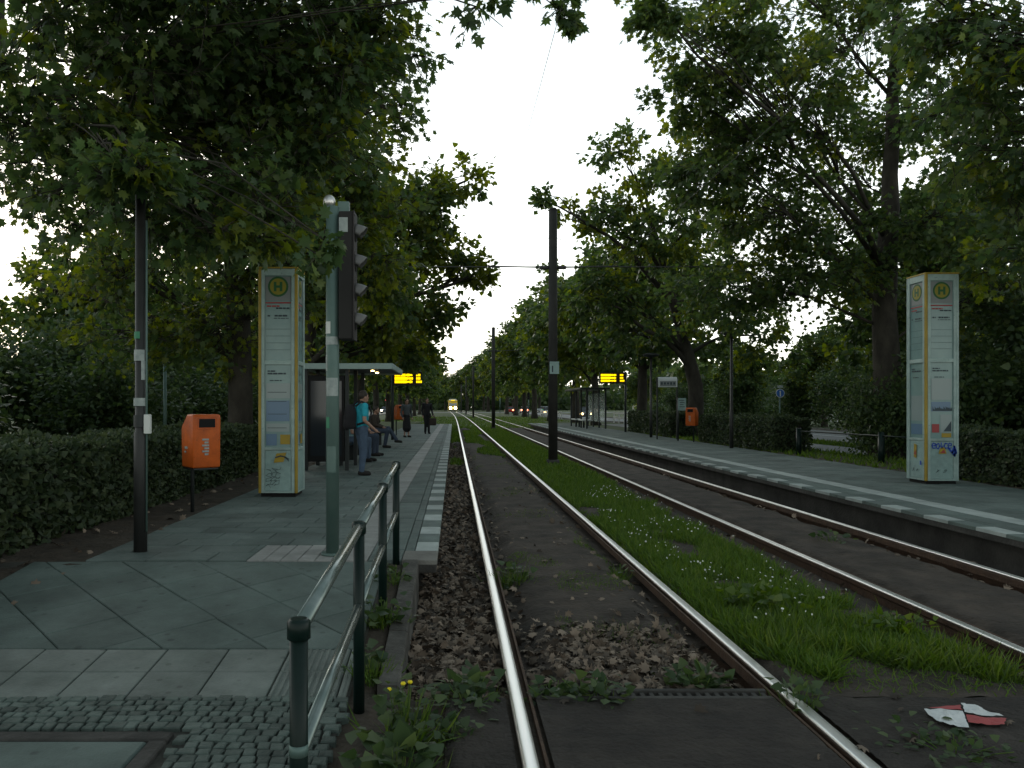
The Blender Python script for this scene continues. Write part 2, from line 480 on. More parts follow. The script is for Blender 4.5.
ry = [y for y in GY if 6 < y <= 183]
structure(strip('road', lambda y: 13.8, lambda y: 20.4, ry, lambda y: ground_z(15, y), M['asphalt'], 0.006))
structure(strip('road', lambda y: -19.6, lambda y: -13.0, ry, lambda y: ground_z(-15, y), M['asphalt'], 0.006))
structure(strip('road', lambda y: -120, lambda y: 120, [184, 199], lambda y: -0.06, M['asphalt'], 0.03))
structure(strip('path', lambda y: 10.9, lambda y: 12.9, [y for y in GY if 15 < y < 66], lambda y: ground_z(12, y), M['asphalt'], 0.010))
mb = MB()
for side in (13.62, 20.58, -19.78, -12.82):
    for i in range(len(ry) - 1):
        y0, y1 = ry[i], ry[i + 1]
        if y1 > 184: continue
        z0 = ground_z(30, y0); z1 = ground_z(30, y1)
        a, b = side - .09, side + .09
        mb.add([(a, y0, z0 - .05), (b, y0, z0 - .05), (b, y1, z1 - .05), (a, y1, z1 - .05), (a, y0, z0 + .12), (b, y0, z0 + .12), (b, y1, z1 + .12), (a, y1, z1 + .12)],
               [(4, 5, 6, 7), (0, 1, 5, 4), (1, 2, 6, 5), (2, 3, 7, 6), (3, 0, 4, 7)])
structure(mb.build('kerb', M['concrete']))
mb = MB()
for cx in (17.1, -16.3):
    y = 8.0
    while y < 180:
        z0, z1 = ground_z(17, y) + .011, ground_z(17, y + 3) + .011
        mb.add([(cx - .06, y, z0), (cx + .06, y, z0), (cx + .06, y + 3, z1), (cx - .06, y + 3, z1)], [(0, 1, 2, 3)])
        y += 9
structure(mb.build('road_markings', M['white_paint']))

# soil margin between walkway and hedge, and behind the opposite platform
def soil_sheet(x0, x1, y0, y1, zf, nx, ny, amp):
    mb = MB()
    for j in range(ny + 1):
        y = y0 + (y1 - y0) * j / ny
        for i in range(nx + 1):
            x = x0 + (x1 - x0) * i / nx
            mb.v.append((x, y, zf(x, y) + amp * noise.noise(Vector((x * 4, y * 4, 0)))))
    mb.smooth = True
    for j in range(ny):
        for i in range(nx):
            a = j * (nx + 1) + i
            mb.face([a, a + 1, a + nx + 2, a + nx + 1])
    return mb.build('soil', M['soil'])
soil_z = lambda x, y: ramp(y) - 0.02
structure(soil_sheet(-5.6, -3.06, 2.0, 30, soil_z, 22, 220, 0.035))
structure(soil_sheet(8.88, 10.2, 5.0, 30, soil_z, 12, 150, 0.03))
structure(soil_sheet(-0.56, -0.04, 2.0, 6.72, lambda x, y: (ramp(y) - 0.035) if x < -.40 else (ramp(y) - .04 - 0.02 * sstep(-.40, -.1, x) if y < 4.3 else -.14), 16, 110, 0.03))

# ---------------------------------------------------------------- walkway: cobbles, tactile band, slabs, platforms
zr = ramp
mb = MB()
y = 2.3
while y < 4.16:                                   # rows of granite setts, slightly curved
    d = random.uniform(0.064, 0.078)
    x = -3.9 + random.uniform(0, .1)
    while x < -0.58:
        w = random.uniform(0.052, 0.088)
        if not (x < -1.30 and y < 3.78):
            yy = y + 0.015 * math.sin(x * 3.1) + random.uniform(-.006, .006)
            p = [(x + random.uniform(-.008, .008), yy + random.uniform(-.006, .006)), (x + w + random.uniform(-.008, .008), yy + random.uniform(-.006, .006)),
                 (x + w + random.uniform(-.008, .008), yy + d + random.uniform(-.006, .006)), (x + random.uniform(-.008, .008), yy + d + random.uniform(-.006, .006))]
            stone(mb, p, zr, 0.010, 0.0055, 0.002, 0.05, 0.04)
        x += w
    y += d
structure(mb.build('cobblestones', M['cobble']))
mb = MB()
stone(mb, rect(-4.2, -1.40, 1.6, 3.66), zr, .01, .01, 0, .06)
structure(mb.build('concrete_paving', M['paving_big']))
mb = MB()
stone(mb, rect(-1.40, -1.31, 1.6, 3.66), lambda y: zr(y) + .004, .008, .008, 0, .05)
stone(mb, rect(-4.2, -1.31, 3.66, 3.76), lambda y: zr(y) + .004, .008, .008, 0, .05)
structure(mb.build('paving_border', M['concrete_dark']))
mb = MB()
for row, y0 in enumerate((4.20, 4.52)):
    x = -3.95
    while x < -0.6:
        xe = min(x + 0.37, -0.57)
        if x > -1.35:                             # ribbed guiding tiles beside the railing
            k = x
            stone(mb.m(0), rect(x, xe, y0, y0 + .32), lambda y: zr(y) - .004, .008, .004, .001)
            while k < xe - .02:
                if xe - k > .03: stone(mb.m(0), rect(k + .008, k + .028, y0 + .01, y0 + .31), lambda y: zr(y) + .004, .002, .004, 0, .012)
                k += 0.037
        else:
            stone(mb.m(0), rect(x, xe, y0, y0 + .32), zr, .009, .006, .002)
        x += 0.37
structure(mb.build('tactile_paving', M['light_tile']))
mb = MB()
S = 0.47
for i in range(-14, 14):
    for j in range(-14, 16):
        u = [(i, j), (i + 1, j), (i + 1, j + 1), (i, j + 1)]
        c, s_ = math.cos(R(42)), math.sin(R(42))
        p = [((a * c - b * s_) * S - 1.9, (a * s_ + b * c) * S + 5.7) for a, b in u]
        q = clip(p, -3.5, -0.57, 4.85, 6.66)
        if q: stone(mb, q, zr, .007, .005, .0025, .04, .006)
structure(mb.build('ramp_paving', M['paving_big']))

def platform(edge, s, far):
    body, top = MB(), MB()
    xm = lambda d: edge + s * d
    def T(d0, d1, y0, y1, mi, **k):
        a, b = sorted((xm(d0), xm(d1)))
        stone(top.m(mi), rect(a, b, y0, y1), zr, **k)
    W = 2.95 if s < 0 else 3.25
    y = 6.70
    i = 0
    T(0, .30, 6.70, 7.13, 3, gap=.006)
    y = 7.13
    while y < far - .3:                           # edge blocks with the broken pale line
        T(0, .21, y, y + .47, 4, gap=.008); T(0, .21, y + .47, y + .95, 0, gap=.008); T(.21, .30, y, y + .95, 0, gap=.006)
        y += .95
    y = 6.70
    while y < far - .2:
        ln = 0.5 if y < 26 else 1.0
        T(.30, .585, y, y + ln, 0, gap=.006)
        for k in range(1):
            T(.585, .885, y, y + ln, 4 if (s > 0) else 2, gap=.006)
        y += ln
    if s < 0:
        for yy in (6.45,):
            pass
    y = 6.70
    row = 0
    while y < far - .2:
        d = .885
        ln = 0.36 if y < 28 else 0.72
        w = 0.52 if y < 28 else 1.04
        if row % 2: d0 = .885; 
        first = True
        while d < W - .02:
            e = min(d + (w if not (first and row % 2) else w / 2), W)
            q = max(d, 1.60) if (s < 0 and y < 7.35) else d
            if e - q > .03: T(q, e, y, y + ln, 0, gap=.009, jit=.0025)
            d = e; first = False
        y += ln; row += 1
    if s < 0:
        for a in range(5):
            for b in range(3):
                T(.885 + a * .143, .885 + (a + 1) * .143, 6.70 + b * .24, 6.70 + (b + 1) * .24, 2, gap=.006, jit=.0015)
    a, b = sorted((xm(.20), xm(W + .06)))
    body.box(((a + b) / 2, (6.78 + far) / 2, (PLAT - .11 - .4) / 2 + 0.0), (b - a, far - 6.78, PLAT - .11 + .4))
    a, b = sorted((xm(.008), xm(W + .06)))
    body.box(((a + b) / 2, (6.705 + far) / 2, PLAT - .068), (b - a, far - 6.705, .082), bev=.006)
    o = body.build('platform', M['concrete_dark'])
    t = top.build('paving', [M['paving'], M['light_tile'], M['warm_tile'], M['concrete'], M['dash']], o)
    return structure(o)
platform(-0.14, -1, 57.0)
platform(5.57, 1, 60.0)
# kerb stone and bedding under the left ramp; ramp of the opposite platform
mb = MB()
for k in range(3):
    y0, y1 = 4.32 + k * .79, 4.32 + (k + 1) * .79 - .01
    x0, x1 = -0.415, -0.295
    v = []
    for (yy) in (y0, y1):
        z = ramp(yy) + .01
        v += [(x0, yy, -.3), (x1, yy, -.3), (x1, yy, z - .012), (x1 - .012, yy, z), (x0 + .006, yy, z), (x0, yy, z - .006)]
    mb.add(v, [[0, 1, 2, 3, 4, 5][::-1], [6, 7, 8, 9, 10, 11]] + [[i, (i + 1) % 6, 6 + (i + 1) % 6, 6 + i] for i in range(6)])
structure(mb.build('kerb', M['kerb_stone']))
structure(strip('ramp', lambda y: -4.3, lambda y: -0.555, [-3, 1, 2.2, 4.2, 6.7, 6.73], lambda y: ramp(y) - .022, M['mortar']))
structure(strip('ramp', lambda y: 5.60, lambda y: 8.86, [-3, 2.2, 4.2, 6.69], lambda y: ramp(y) - .004, M['paving_big']))

# ---------------------------------------------------------------- track bed and crossing
RAILS = [0.33, 1.78, 3.58, 5.05]
def bed_z(x, y):
    d = min(abs(x - r) for r in RAILS)
    n = 0.018 * noise.noise(Vector((x * 5, y * 5, 1.3))) + .01 * noise.noise(Vector((x * 14, y * 14, 4)))
    if x < 0.33: z = -0.115
    elif x < 1.78:
        z = -0.13 + 0.095 * sstep(.12, .34, d + .08 * noise.noise(Vector((x * 2, y * 2, 9))))
        if y < 6.2: z -= .03 * (1 - sstep(5.2, 6.2, y)) * sstep(.7, 1.2, x)
    elif x < 3.58: z = -0.12 + 0.08 * sstep(.05, .18, abs(x - 1.78)) * (1 - sstep(-.40, -.14, x - 3.58))
    elif x < 5.05: z = -0.15 + 0.10 * sstep(.10, .30, d + .06 * noise.noise(Vector((x * 2, y * 2, 5))))
    else: z = -0.15
    return z + n
xs = list(np.arange(-0.36, 5.60, 0.055))
ys = [4.30]
while ys[-1] < 60: ys.append(ys[-1] + max(.05, (ys[-1] - 2) * .016))
mb = MB(); mb.smooth = True
for y in ys:
    for x in xs: mb.v.append((x, y, bed_z(x, y)))
n = len(xs)
for j in range(len(ys) - 1):
    for i in range(n - 1):
        mb.face([j * n + i, j * n + i + 1, (j + 1) * n + i + 1, (j + 1) * n + i])
structure(mb.build('track_bed', M['bed']))

mb = MB(); mb.smooth = True
for xa, xb in ((-.04, .27), (.43, 1.69), (1.85, 3.50)):
    nx, ny = max(3, int((xb - xa) / .03)), 70
    o_ = len(mb.v)
    for j in range(ny + 1):
        for i in range(nx + 1):
            x, y = xa + (xb - xa) * i / nx, 2.2 + 2.03 * j / ny
            joint = .004 * (abs((y / .125) % 1 - .5) > .44 or abs((x / .25 + .5 * (int(y / .125) % 2)) % 1 - .5) > .46)
            if i == 0 and xa < 0: x += .05 * noise.noise(Vector((y * 5, 0, 6)))
            mb.v.append((x, y, (-.045 if i == 0 and xa < 0 else -.010) - joint + .006 * noise.noise(Vector((x * 7, y * 7, 2))) + .004 * noise.noise(Vector((x * 26, y * 26, 5)))))
    for j in range(ny):
        for i in range(nx):
            q = o_ + j * (nx + 1) + i
            mb.face([q, q + 1, q + nx + 2, q + nx + 1])
structure(mb.build('crossing', M['crossing']))
structure(strip('crossing', lambda y: -.04, lambda y: 5.60, [-6, 2.2, 4.31], lambda y: -.045, M['soil']))
mb = MB()
for xa, xb in ((3.66, 4.98), (5.12, 5.58)):
    stone(mb, rect(xa, xb, -6, 4.25), lambda y: -.006, .01, .01, 0, .04)
for xa, xb in ((-.04, .27), (.43, 1.69), (1.85, 3.50)):
    stone(mb, rect(xa, xb, -6, 2.2), lambda y: -.006, .01, .01, 0, .04)
structure(mb.build('crossing', M['crossing']))

# grated drain along the edge of the crossing
t = thing('drain_grate', 'long slotted concrete drain grate between the rails at the crossing edge', 'drain', (1.06, 4.28, -.02))
mb = MB()
for sy in (-.055, .055): mb.box((0, sy, -.02), (1.25, .035, .07), bev=.006)
mb.build('drain_frame', M['concrete_dark'], t)
mb = MB()
for k in range(25): mb.box((-.60 + k * .05, 0, -.01), (.024, .075, .03), bev=.004)
mb.build('grate', M['concrete_dark'], t)

# rails
def rail(i, x0, label):
    inner = 1 if i in (0, 2) else -1
    t = thing('tram_rail', label, 'rail', (x0, 0, 0), 0, 'tram rails')
    Ys = [-6, 0, 3, 6, 10, 20, 30, 45, 60] + list(range(66, 266, 8))
    def sweep(prof, name, m, smooth=False):
        mb = MB(); mb.smooth = smooth
        for y in Ys:
            b = bend(y)
            for p in prof: mb.v.append((p[0] * inner + b, y, p[1]))
        n = len(prof)
        for j in range(len(Ys) - 1):
            for k in range(n):
                mb.face([j * n + k, j * n + (k + 1) % n, (j + 1) * n + (k + 1) % n, (j + 1) * n + k])
        mb.face(list(range(n))); mb.face([(len(Ys) - 1) * n + k for k in range(n)])
        return mb.build(name, m, t)
    sweep([(-.036, -.016), (-.035, -.007), (-.031, -.0015), (-.022, .0008), (-.011, .0018), (0, .0021), (.011, .0018), (.022, .0008), (.031, -.0015), (.035, -.007), (.036, -.016)], 'rail_head', M['steel'], True)
    sweep([(-.037, -.017), (.037, -.017), (.033, -.050), (.064, -.050), (.066, -.012), (.080, -.012), (.082, -.07), (.012, -.085), (.012, -.135), (.07, -.15), (.07, -.17), (-.07, -.17), (-.07, -.15), (-.012, -.135), (-.012, -.07), (-.033, -.05)], 'rail_web', M['rust'])
rail(0, RAILS[0], 'bright rail nearest the shelter platform with leaves beside it')
rail(1, RAILS[1], 'bright rail along the left edge of the grass strip')
rail(2, RAILS[2], 'dull dark-sided rail along the right edge of the grass strip')
rail(3, RAILS[3], 'rail closest to the opposite platform with the blue-sprayed pillar')

# ---------------------------------------------------------------- litter, grass, weeds
def scatter_leaves(name, pts, size, mats, tpl=LEAF_LOBED, flat=1.2, lift=0.0, label=None, cat=None):
    P = np.array(pts, np.float32)
    N = len(P)
    d = NP.normal(size=(N, 3)) * [1, 1, .35]
    nn = NP.normal(size=(N, 3)) * .8 + [0, 0, flat]
    Rm = frames(d, nn)
    S = NP.uniform(size[0], size[1], N)
    return instmesh(name, tpl[0], tpl[1], P, Rm, S, mats)
pts = []
while len(pts) < 7600:
    y = 4.35 + 30 * random.random() ** 2.2
    x = random.uniform(-.29, .28)
    pts.append((x, y, bed_z(x, y) + random.uniform(.0, .035)))
while len(pts) < 9300:
    y = random.gauss(4.95, .35)
    x = 1.15 + random.gauss(0, .36)
    if not (4.36 < y < 6.3 and .45 < x < 1.70): continue
    pts.append((x, y, bed_z(x, y) + random.uniform(0, .035)))
while len(pts) < 10300:
    y = 4.4 + 26 * random.random() ** 1.8
    x = random.choice((random.uniform(.42, .56), random.uniform(1.45, 1.70), random.uniform(.42, .56), random.uniform(3.2, 3.5), random.uniform(4.7, 4.95), random.uniform(5.12, 5.5)))
    pts.append((x, y, bed_z(x, y) + random.uniform(0, .03)))
for k in range(160):
    y = 4.4 + 12 * random.random(); x = random.uniform(.5, 1.6)
    pts.append((x, y, bed_z(x, y) + .01))
for k in range(16):
    x = random.uniform(.45, 3.2); y = random.uniform(3.2, 4.25); pts.append((x, y, .006))
LT = (LEAF_LOBED[0], LEAF_LOBED[1])
curl = [(x, y, z * 2.2 + .25 * x * x) for x, y, z in LEAF_LOBED[0]]
o = link('fallen_leaves', scatter_leaves('fallen_leaves', pts, (.035, .085), M['litter'], (curl, LEAF_LOBED[1])))
tag(o, 'dry brown leaves fallen between the rails and the platform edge', 'leaves', kind='stuff')
pts = []
for k in range(320):
    y = 2.4 + 20 * random.random() ** 1.5
    x = random.uniform(-4.4, -3.05)
    pts.append((x, y, soil_z(x, y) + .02))
o = link('fallen_leaves', scatter_leaves('fallen_leaves', pts, (.04, .10), M['litter'], (curl, LEAF_LOBED[1])))
tag(o, 'dry leaves on the bare soil under the hedge', 'leaves', kind='stuff')

def blades(name, pts, hrange, wide=1.0, lean=.5, m='grass'):
    P = np.array(pts, np.float32); N = len(P)
    d = NP.normal(size=(N, 3)) * [lean, lean, .15] + [0, 0, 1]
    nn = NP.normal(size=(N, 3))
    S = NP.uniform(hrange[0], hrange[1], N)
    tv = [(x * wide * 1.6, y, z) for x, y, z in BLADE[0]]
    return instmesh(name, tv, BLADE[1], P, frames(d, nn), S, M[m])
pts = []
while len(pts) < 52000:
    y = 4.55 + 12 * random.random() ** 1.5
    x = random.uniform(1.88, 3.30)
    if x > 3.1 + .15 * noise.noise(Vector((0, y * 2, 3))): continue
    if y < 4.85 + .55 * noise.noise(Vector((x * 3, 0, 1))): continue
    if noise.noise(Vector((x * 2.2, y * 2.2, 7))) < -.40 + .2 * random.random(): continue
    pts.append((x, y, bed_z(x, y) - .01))
o = link('grass', blades('grass', pts, (.04, .15), 1.0, .8))
tag(o, 'short green grass between the two tracks', 'grass', kind='stuff')
pts = []
while len(pts) < 34000:
    y = 16 + 42 * random.random() ** 1.2
    x = random.uniform(1.88, 3.25)
    pts.append((x, y, -.06))
o = link('grass', blades('grass', pts, (.05, .15), 3.2, .8))
tag(o, 'short grass of the strip farther along between the tracks', 'grass', kind='stuff')
pts = []
while len(pts) < 8000:
    y = 22 + 36 * random.random()
    x = random.choice((random.uniform(.55, 1.6), random.uniform(.55, 1.6), random.uniform(-.1, .25)))
    if noise.noise(Vector((x * .8, y * .16, 2))) < -.1 + (40 - y) * .012: continue
    pts.append((x, y, bed_z(x, y)))
while len(pts) < 30000:
    y = 57.5 + 60 * random.random() ** 1.4
    x = random.uniform(-8, 12)
    if any(abs(x - (r + bend(y))) < .1 for r in RAILS): continue
    pts.append((x, y, -.06))
o = link('grass', blades('grass', pts, (.06, .14), 5.0, .8))
tag(o, 'thin grass inside the track towards the far end of the platforms', 'grass', kind='stuff')
pts = []
while len(pts) < 2600:
    x = random.uniform(1.95, 3.25)
    y = 4.6 + abs(random.gauss(0, .5)) + .35 * (1 - sstep(2.3, 3.0, x)) + .25 * noise.noise(Vector((x * 3, 0, 1)))
    if noise.noise(Vector((x * 3.4, y * 2.0, 12))) < -.12: continue
    pts.append((x, y, -.05))
o = link('grass', blades('grass', pts, (.06, .21), .75, .7, 'grass_tall'))
tag(o, 'taller light green grass at the near end of the strip', 'grass', kind='stuff')
pts = []
while len(pts) < 230:
    x = random.uniform(1.95, 3.1); y = 5.4 + 9 * random.random() ** 1.2
    if noise.noise(Vector((x * 1.3, y * .8, 4))) < -.1: continue
    pts.append((x, y, bed_z(x, y) + random.uniform(.10, .17)))
tv = [(math.cos(a) * .5, math.sin(a) * .5, 0) for a in [k * PI / 3 for k in range(6)]] + [(0, 0, .35)]
P = np.array(pts, np.float32); N = len(P)
o = link('clover_flowers', instmesh('clover_flowers', tv, [(k, (k + 1) % 6, 6) for k in range(6)], P, frames(NP.normal(size=(N, 3)), NP.normal(size=(N, 3)) * .5 + [0, 0, 1]), NP.uniform(.012, .024, N), M['clover']))
tag(o, 'tiny white clover flowers dotted over the grass strip', 'flowers', kind='stuff')

def weed(loc, label, n_leaf, n_blade, h, r, m='bush', leafsize=(.04, .09), name='weed', cat='weed', flowers=0):
    t = thing(name, label, cat, loc, 0, 'weeds along the tracks')
    if n_blade:
        P = np.column_stack([NP.normal(0, r * .45, n_blade), NP.normal(0, r * .45, n_blade), np.full(n_blade, -.02)])
        d = np.column_stack([P[:, 0] / r * .7 + NP.normal(0, .25, n_blade), P[:, 1] / r * .7 + NP.normal(0, .25, n_blade), np.ones(n_blade)])
        tv = [(x * 1.0, y, z) for x, y, z in BLADE[0]]
        link('blades', instmesh('blades', tv, BLADE[1], P, frames(d, NP.normal(size=(n_blade, 3))), NP.uniform(h * .45, h, n_blade), M['grass']), t)
    if n_leaf:
        P = np.column_stack([NP.normal(0, r * .5, n_leaf), NP.normal(0, r * .5, n_leaf), NP.uniform(.0, 1, n_leaf) ** 1.3 * h])
        d = np.column_stack([P[:, 0] + NP.normal(0, .05, n_leaf), P[:, 1] + NP.normal(0, .05, n_leaf), NP.uniform(-.02, .08, n_leaf)])
        link('leaves', instmesh('leaves', LEAF_MID[0], LEAF_MID[1], P, frames(d, NP.normal(size=(n_leaf, 3)) * .5 + [0, 0, 1]), NP.uniform(*leafsize, n_leaf), M[m]), t)
        mb = MB()
        for k in range(max(3, n_leaf // 14)):
            a, b = random.gauss(0, r * .4), random.gauss(0, r * .4)
            mb.tube([(a * .3, b * .3, -.02), (a * .7, b * .7, h * .5), (a, b, h * .95)], [.004, .003, .002], 4)
        mb.build('stem', M['grass'], t)
    if flowers:
        mb = MB()
        for k in range(flowers):
            a, b = random.gauss(0, r * .3), random.gauss(0, r * .3)
            z = h * random.uniform(.9, 1.1)
            mb = MB(); mb.ball((a, b, z), (.013, .013, .009), 7, 4); mb.build('flower', M['yellow_flower'], t)
            sm_ = MB(); sm_.tube([(a * .3, b * .3, 0), (a, b, z)], [.003, .002], 4); sm_.build('stem', M['grass'], t)
    return t
def wl(px, py, z=-.09):
    x, y = at(px, py, z); return (x, y, z)
weed(wl(515, 585), 'green tuft between the rails just right of the nearest bright rail', 60, 160, .20, .16)
weed(wl(618, 578), 'small light tuft against the inner side of the rail by the grass strip', 10, 110, .14, .10)
weed((-.36 + .12, 3.75, -.04), 'weed with yellow flowers at the foot of the ramp kerb', 90, 70, .26, .13, 'bush', (.03, .08), 'flowering_weed', flowers=3)
weed((-.24, 3.30, -.05), 'low leafy weed in front of the yellow-flowered one', 130, 60, .20, .18, 'bush', (.05, .11))
weed(wl(470, 700, -.08), 'broad-leaved weed among dry leaves left of the nearest rail', 70, 40, .13, .15, 'bush', (.05, .10))
weed(wl(595, 700, -.04), 'bushy weed growing on the drain grate', 80, 30, .12, .16, 'bush', (.04, .08))
weed(wl(555, 702, -.05), 'flat weed beside the drain grate next to the nearest rail', 60, 30, .10, .12, 'bush', (.04, .07))
weed(wl(700, 690, -.06), 'grey-green weed in the corner between drain grate and right rail', 90, 10, .11, .13, 'bush', (.05, .09))
weed(wl(800, 705, -.03), 'tuft of weeds outside the rail at the crossing edge', 50, 70, .12, .12, 'bush', (.04, .07))
weed(wl(895, 640, -.06), 'leafy clover clump in the near end of the grass strip', 160, 0, .16, .20, 'grass_tall', (.04, .08), 'clover_clump')
weed(wl(760, 612, -.05), 'broad-leaved clump in the grass strip close to the rail', 170, 0, .18, .18, 'grass_tall', (.05, .10), 'clover_clump')
weed((-.46, 5.3, .09), 'weeds between the ramp kerb and the middle of the railing', 60, 120, .16, .14)
weed((-.46, 6.2, .16), 'weeds at the last railing post beside the platform end', 40, 90, .14, .12)
weed((-.47, 4.5, .0), 'dry tuft under the second railing post', 30, 110, .17, .12)
weed((.06, 4.18, -.02), 'flat weed spreading over the crossing edge left of the nearest rail', 90, 60, .07, .17, 'bush', (.03, .07))
weed((-.02, 3.75, -.03), 'low weed along the left side of the crossing', 70, 80, .08, .15, 'bush', (.03, .06))
weed(wl(612, 632, -.05), 'mossy patch of short grass in the middle of the near track', 0, 420, .07, .34, name='moss_patch')
weed(wl(955, 752, -.02), 'low moss and weeds on the crossing below the torn paper', 160, 120, .05, .28, 'bush', (.03, .05), name='moss_patch')
pts = []
while len(pts) < 5200:
    x = random.uniform(.55, 1.62); y = random.choice((random.uniform(4.6, 9.5), random.uniform(9, 26)))
    if noise.noise(Vector((x * 1.5, y * .9, 21))) < .16: continue
    pts.append((x, y, bed_z(x, y) - .005))
o = link('moss', blades('moss', pts, (.015, .05), 1.4, 1.1, 'grass'))
tag(o, 'mossy green patches on the soil inside the near track', 'moss', kind='stuff')
pts = []
while len(pts) < 900:
    x = random.uniform(1.95, 3.3); y = random.gauss(4.6, .22)
    if y < 4.32: continue
    pts.append((x, y, bed_z(x, y) - .01))
o = link('grass', blades('grass', pts, (.03, .10), 1.0, .9))
tag(o, 'sparse grass fading into the bare soil before the crossing', 'grass', kind='stuff')
weed(wl(830, 545, -.10), 'straggly weed inside the far track opposite the pillar', 50, 60, .14, .18)
# ---------------------------------------------------------------- railing
def bevel_obj(o, off, seg=2):
    bm = bmesh.new(); bm.from_mesh(o.data)
    bmesh.ops.remove_doubles(bm, verts=bm.verts, dist=1e-5)
    bmesh.ops.bevel(bm, geom=bm.edges[:], offset=off, segments=seg, affect='EDGES', profile=.5, clamp_overlap=True)
    bm.to_mesh(o.data); bm.free()
    return o

t = thing('railing', 'green metal tube railing with two bars along the ramp by the tracks', 'railing', (-.485, 2.5, 0))
PY = [2.5, 4.08, 5.44, 6.70]
def topz(y): return .835 + (y - 2.5) * .048
for i, y in enumerate(PY):
    g = ramp(y) - .08
    mb = MB(); mb.tube([(0, y - 2.5, g), (0, y - 2.5, topz(y) - .005)], .029, 16)
    p = mb.build('post', M['green_metal'], t)
    mb = MB(); z = topz(y)
    mb.tube([(0, y - 2.5, z - .035), (0, y - 2.5, z - .03), (0, y - 2.5, z + .022), (0, y - 2.5, z + .032)], [.030, .037, .037, .026], 16)
    mb.build('collar', M['green_metal'], p)
    if i < 3:
        mb = MB(); y2 = PY[i + 1]
        mb.tube([(0, y - 2.5 + .02, topz(y)), (0, y2 - 2.5 - .02, topz(y2))], .0265, 16)
        mb.build('handrail', M['bar_metal'], t)
        mb = MB()
        mb.tube([(0, y - 2.5 + .02, topz(y) - .40), (0, y2 - 2.5 - .02, topz(y2) - .40)], .0235, 14)
        mb.build('middle_bar', M['bar_metal'], t)
mb = MB(); mb.tube([(0, 0, .44), (0, 0, .475)], .0300, 16); mb.build('sticker', M['mast'], t)

# ---------------------------------------------------------------- signal mast
mx, my = gx(332.6, 6.95), 6.95
t = thing('signal_mast', 'grey green steel mast carrying the tram signal behind the railing', 'mast', (mx, my, PLAT))
mb = MB(); mb.tube([(0, 0, 0), (0, 0, 3.02)], .057, 24); pole = mb.build('pole', M['mast'], t)
mb = MB(); mb.tube([(0, 0, 0), (0, 0, .02)], .10, 20); mb.build('base_plate', M['mast'], t)
mb = MB(); mb.ball((-.03, 0, 3.06), (.055, .055, .065), 16, 10); mb.build('cap', M['silver'], t)
def band(z0, z1, m, a0=-2.9, a1=-.3, r=.0585):
    mb = MB(); n = 14
    for k in range(n + 1):
        a = a0 + (a1 - a0) * k / n
        for z in (z0, z1): mb.v.append((r * math.cos(a), r * math.sin(a), z))
    for k in range(n): mb.face([2 * k, 2 * k + 2, 2 * k + 3, 2 * k + 1])
    return mb.build('sticker', m, t)
zz = lambda py, Y, z0: gz(py, Y) - z0
band(zz(334, my, PLAT), zz(322, my, PLAT), M['sticker_white'], -2.9, -1.75)
band(zz(345, my, PLAT), zz(337, my, PLAT), M['sticker_pale'], -2.9, -.6, .0590)
band(zz(396, my, PLAT), zz(378, my, PLAT), M['sticker_pale'], -2.6, -.5)
band(zz(371, my, PLAT), zz(355, my, PLAT), M['sticker_pale'], -2.95, -2.3)
band(zz(428, my, PLAT), zz(417, my, PLAT), M['sticker_green'], -2.7, -1.9)
band(zz(472, my, PLAT), zz(446, my, PLAT), M['mast'], -2.4, -.9)
# signal head with four hooded lamps turned towards the tracks
t = thing('traffic_signal', 'four lamp signal head with grey hoods fixed high on the grey green mast', 'traffic signal', (mx + .125, my + .02, 0))
zt, zb = gz(213, my), gz(340, my)
mb = MB(); mb.box((0, 0, (zt + zb) / 2), (.125, .20, zt - zb), bev=.012); hs = mb.build('housing', M['signal'], t)
mb = MB(); mb.box((.067, 0, (zt + zb) / 2), (.012, .215, zt - zb + .01), bev=.003); mb.build('front_rim', M['pink_edge'], t)
mb = MB(); mb.box((-.03, 0, zt + .05), (.10, .06, .10), bev=.006); mb.build('bracket', M['mast'], t)
mb = MB(); mb.box((-.02, -.104, zt - .12), (.075, .006, .125)); mb.build('label_plate', M['sticker_pale'], t)
for k, py in enumerate((233, 263, 292, 321.5)):
    z = gz(py, my)
    mb = MB(); n = 14; L = .10
    mb.smooth = True
    for j in range(5):
        s = j / 4
        for i in range(n + 1):
            a = -.25 + (PI + .5) * i / n
            dl = L * s * (.42 + .58 * max(0, math.sin(a)) ** .5)
            rr = .080 * (1 - .10 * s)
            mb.v.append((.074 + dl, rr * math.cos(a), z + rr * math.sin(a) - .02 * s * s))
    for j in range(4):
        for i in range(n):
            a = j * (n + 1) + i
            mb.face([a, a + 1, a + n + 2, a + n + 1])
    v = mb.build('hood', M['visor'], t, fix=False)
    m_ = v.modifiers.new('Solidify', 'SOLIDIFY'); m_.thickness = .004
    mb = MB(); mb.tube([(.073, 0, z), (.078, 0, z)], .075, 18); mb.build('lens', M['black'], t)

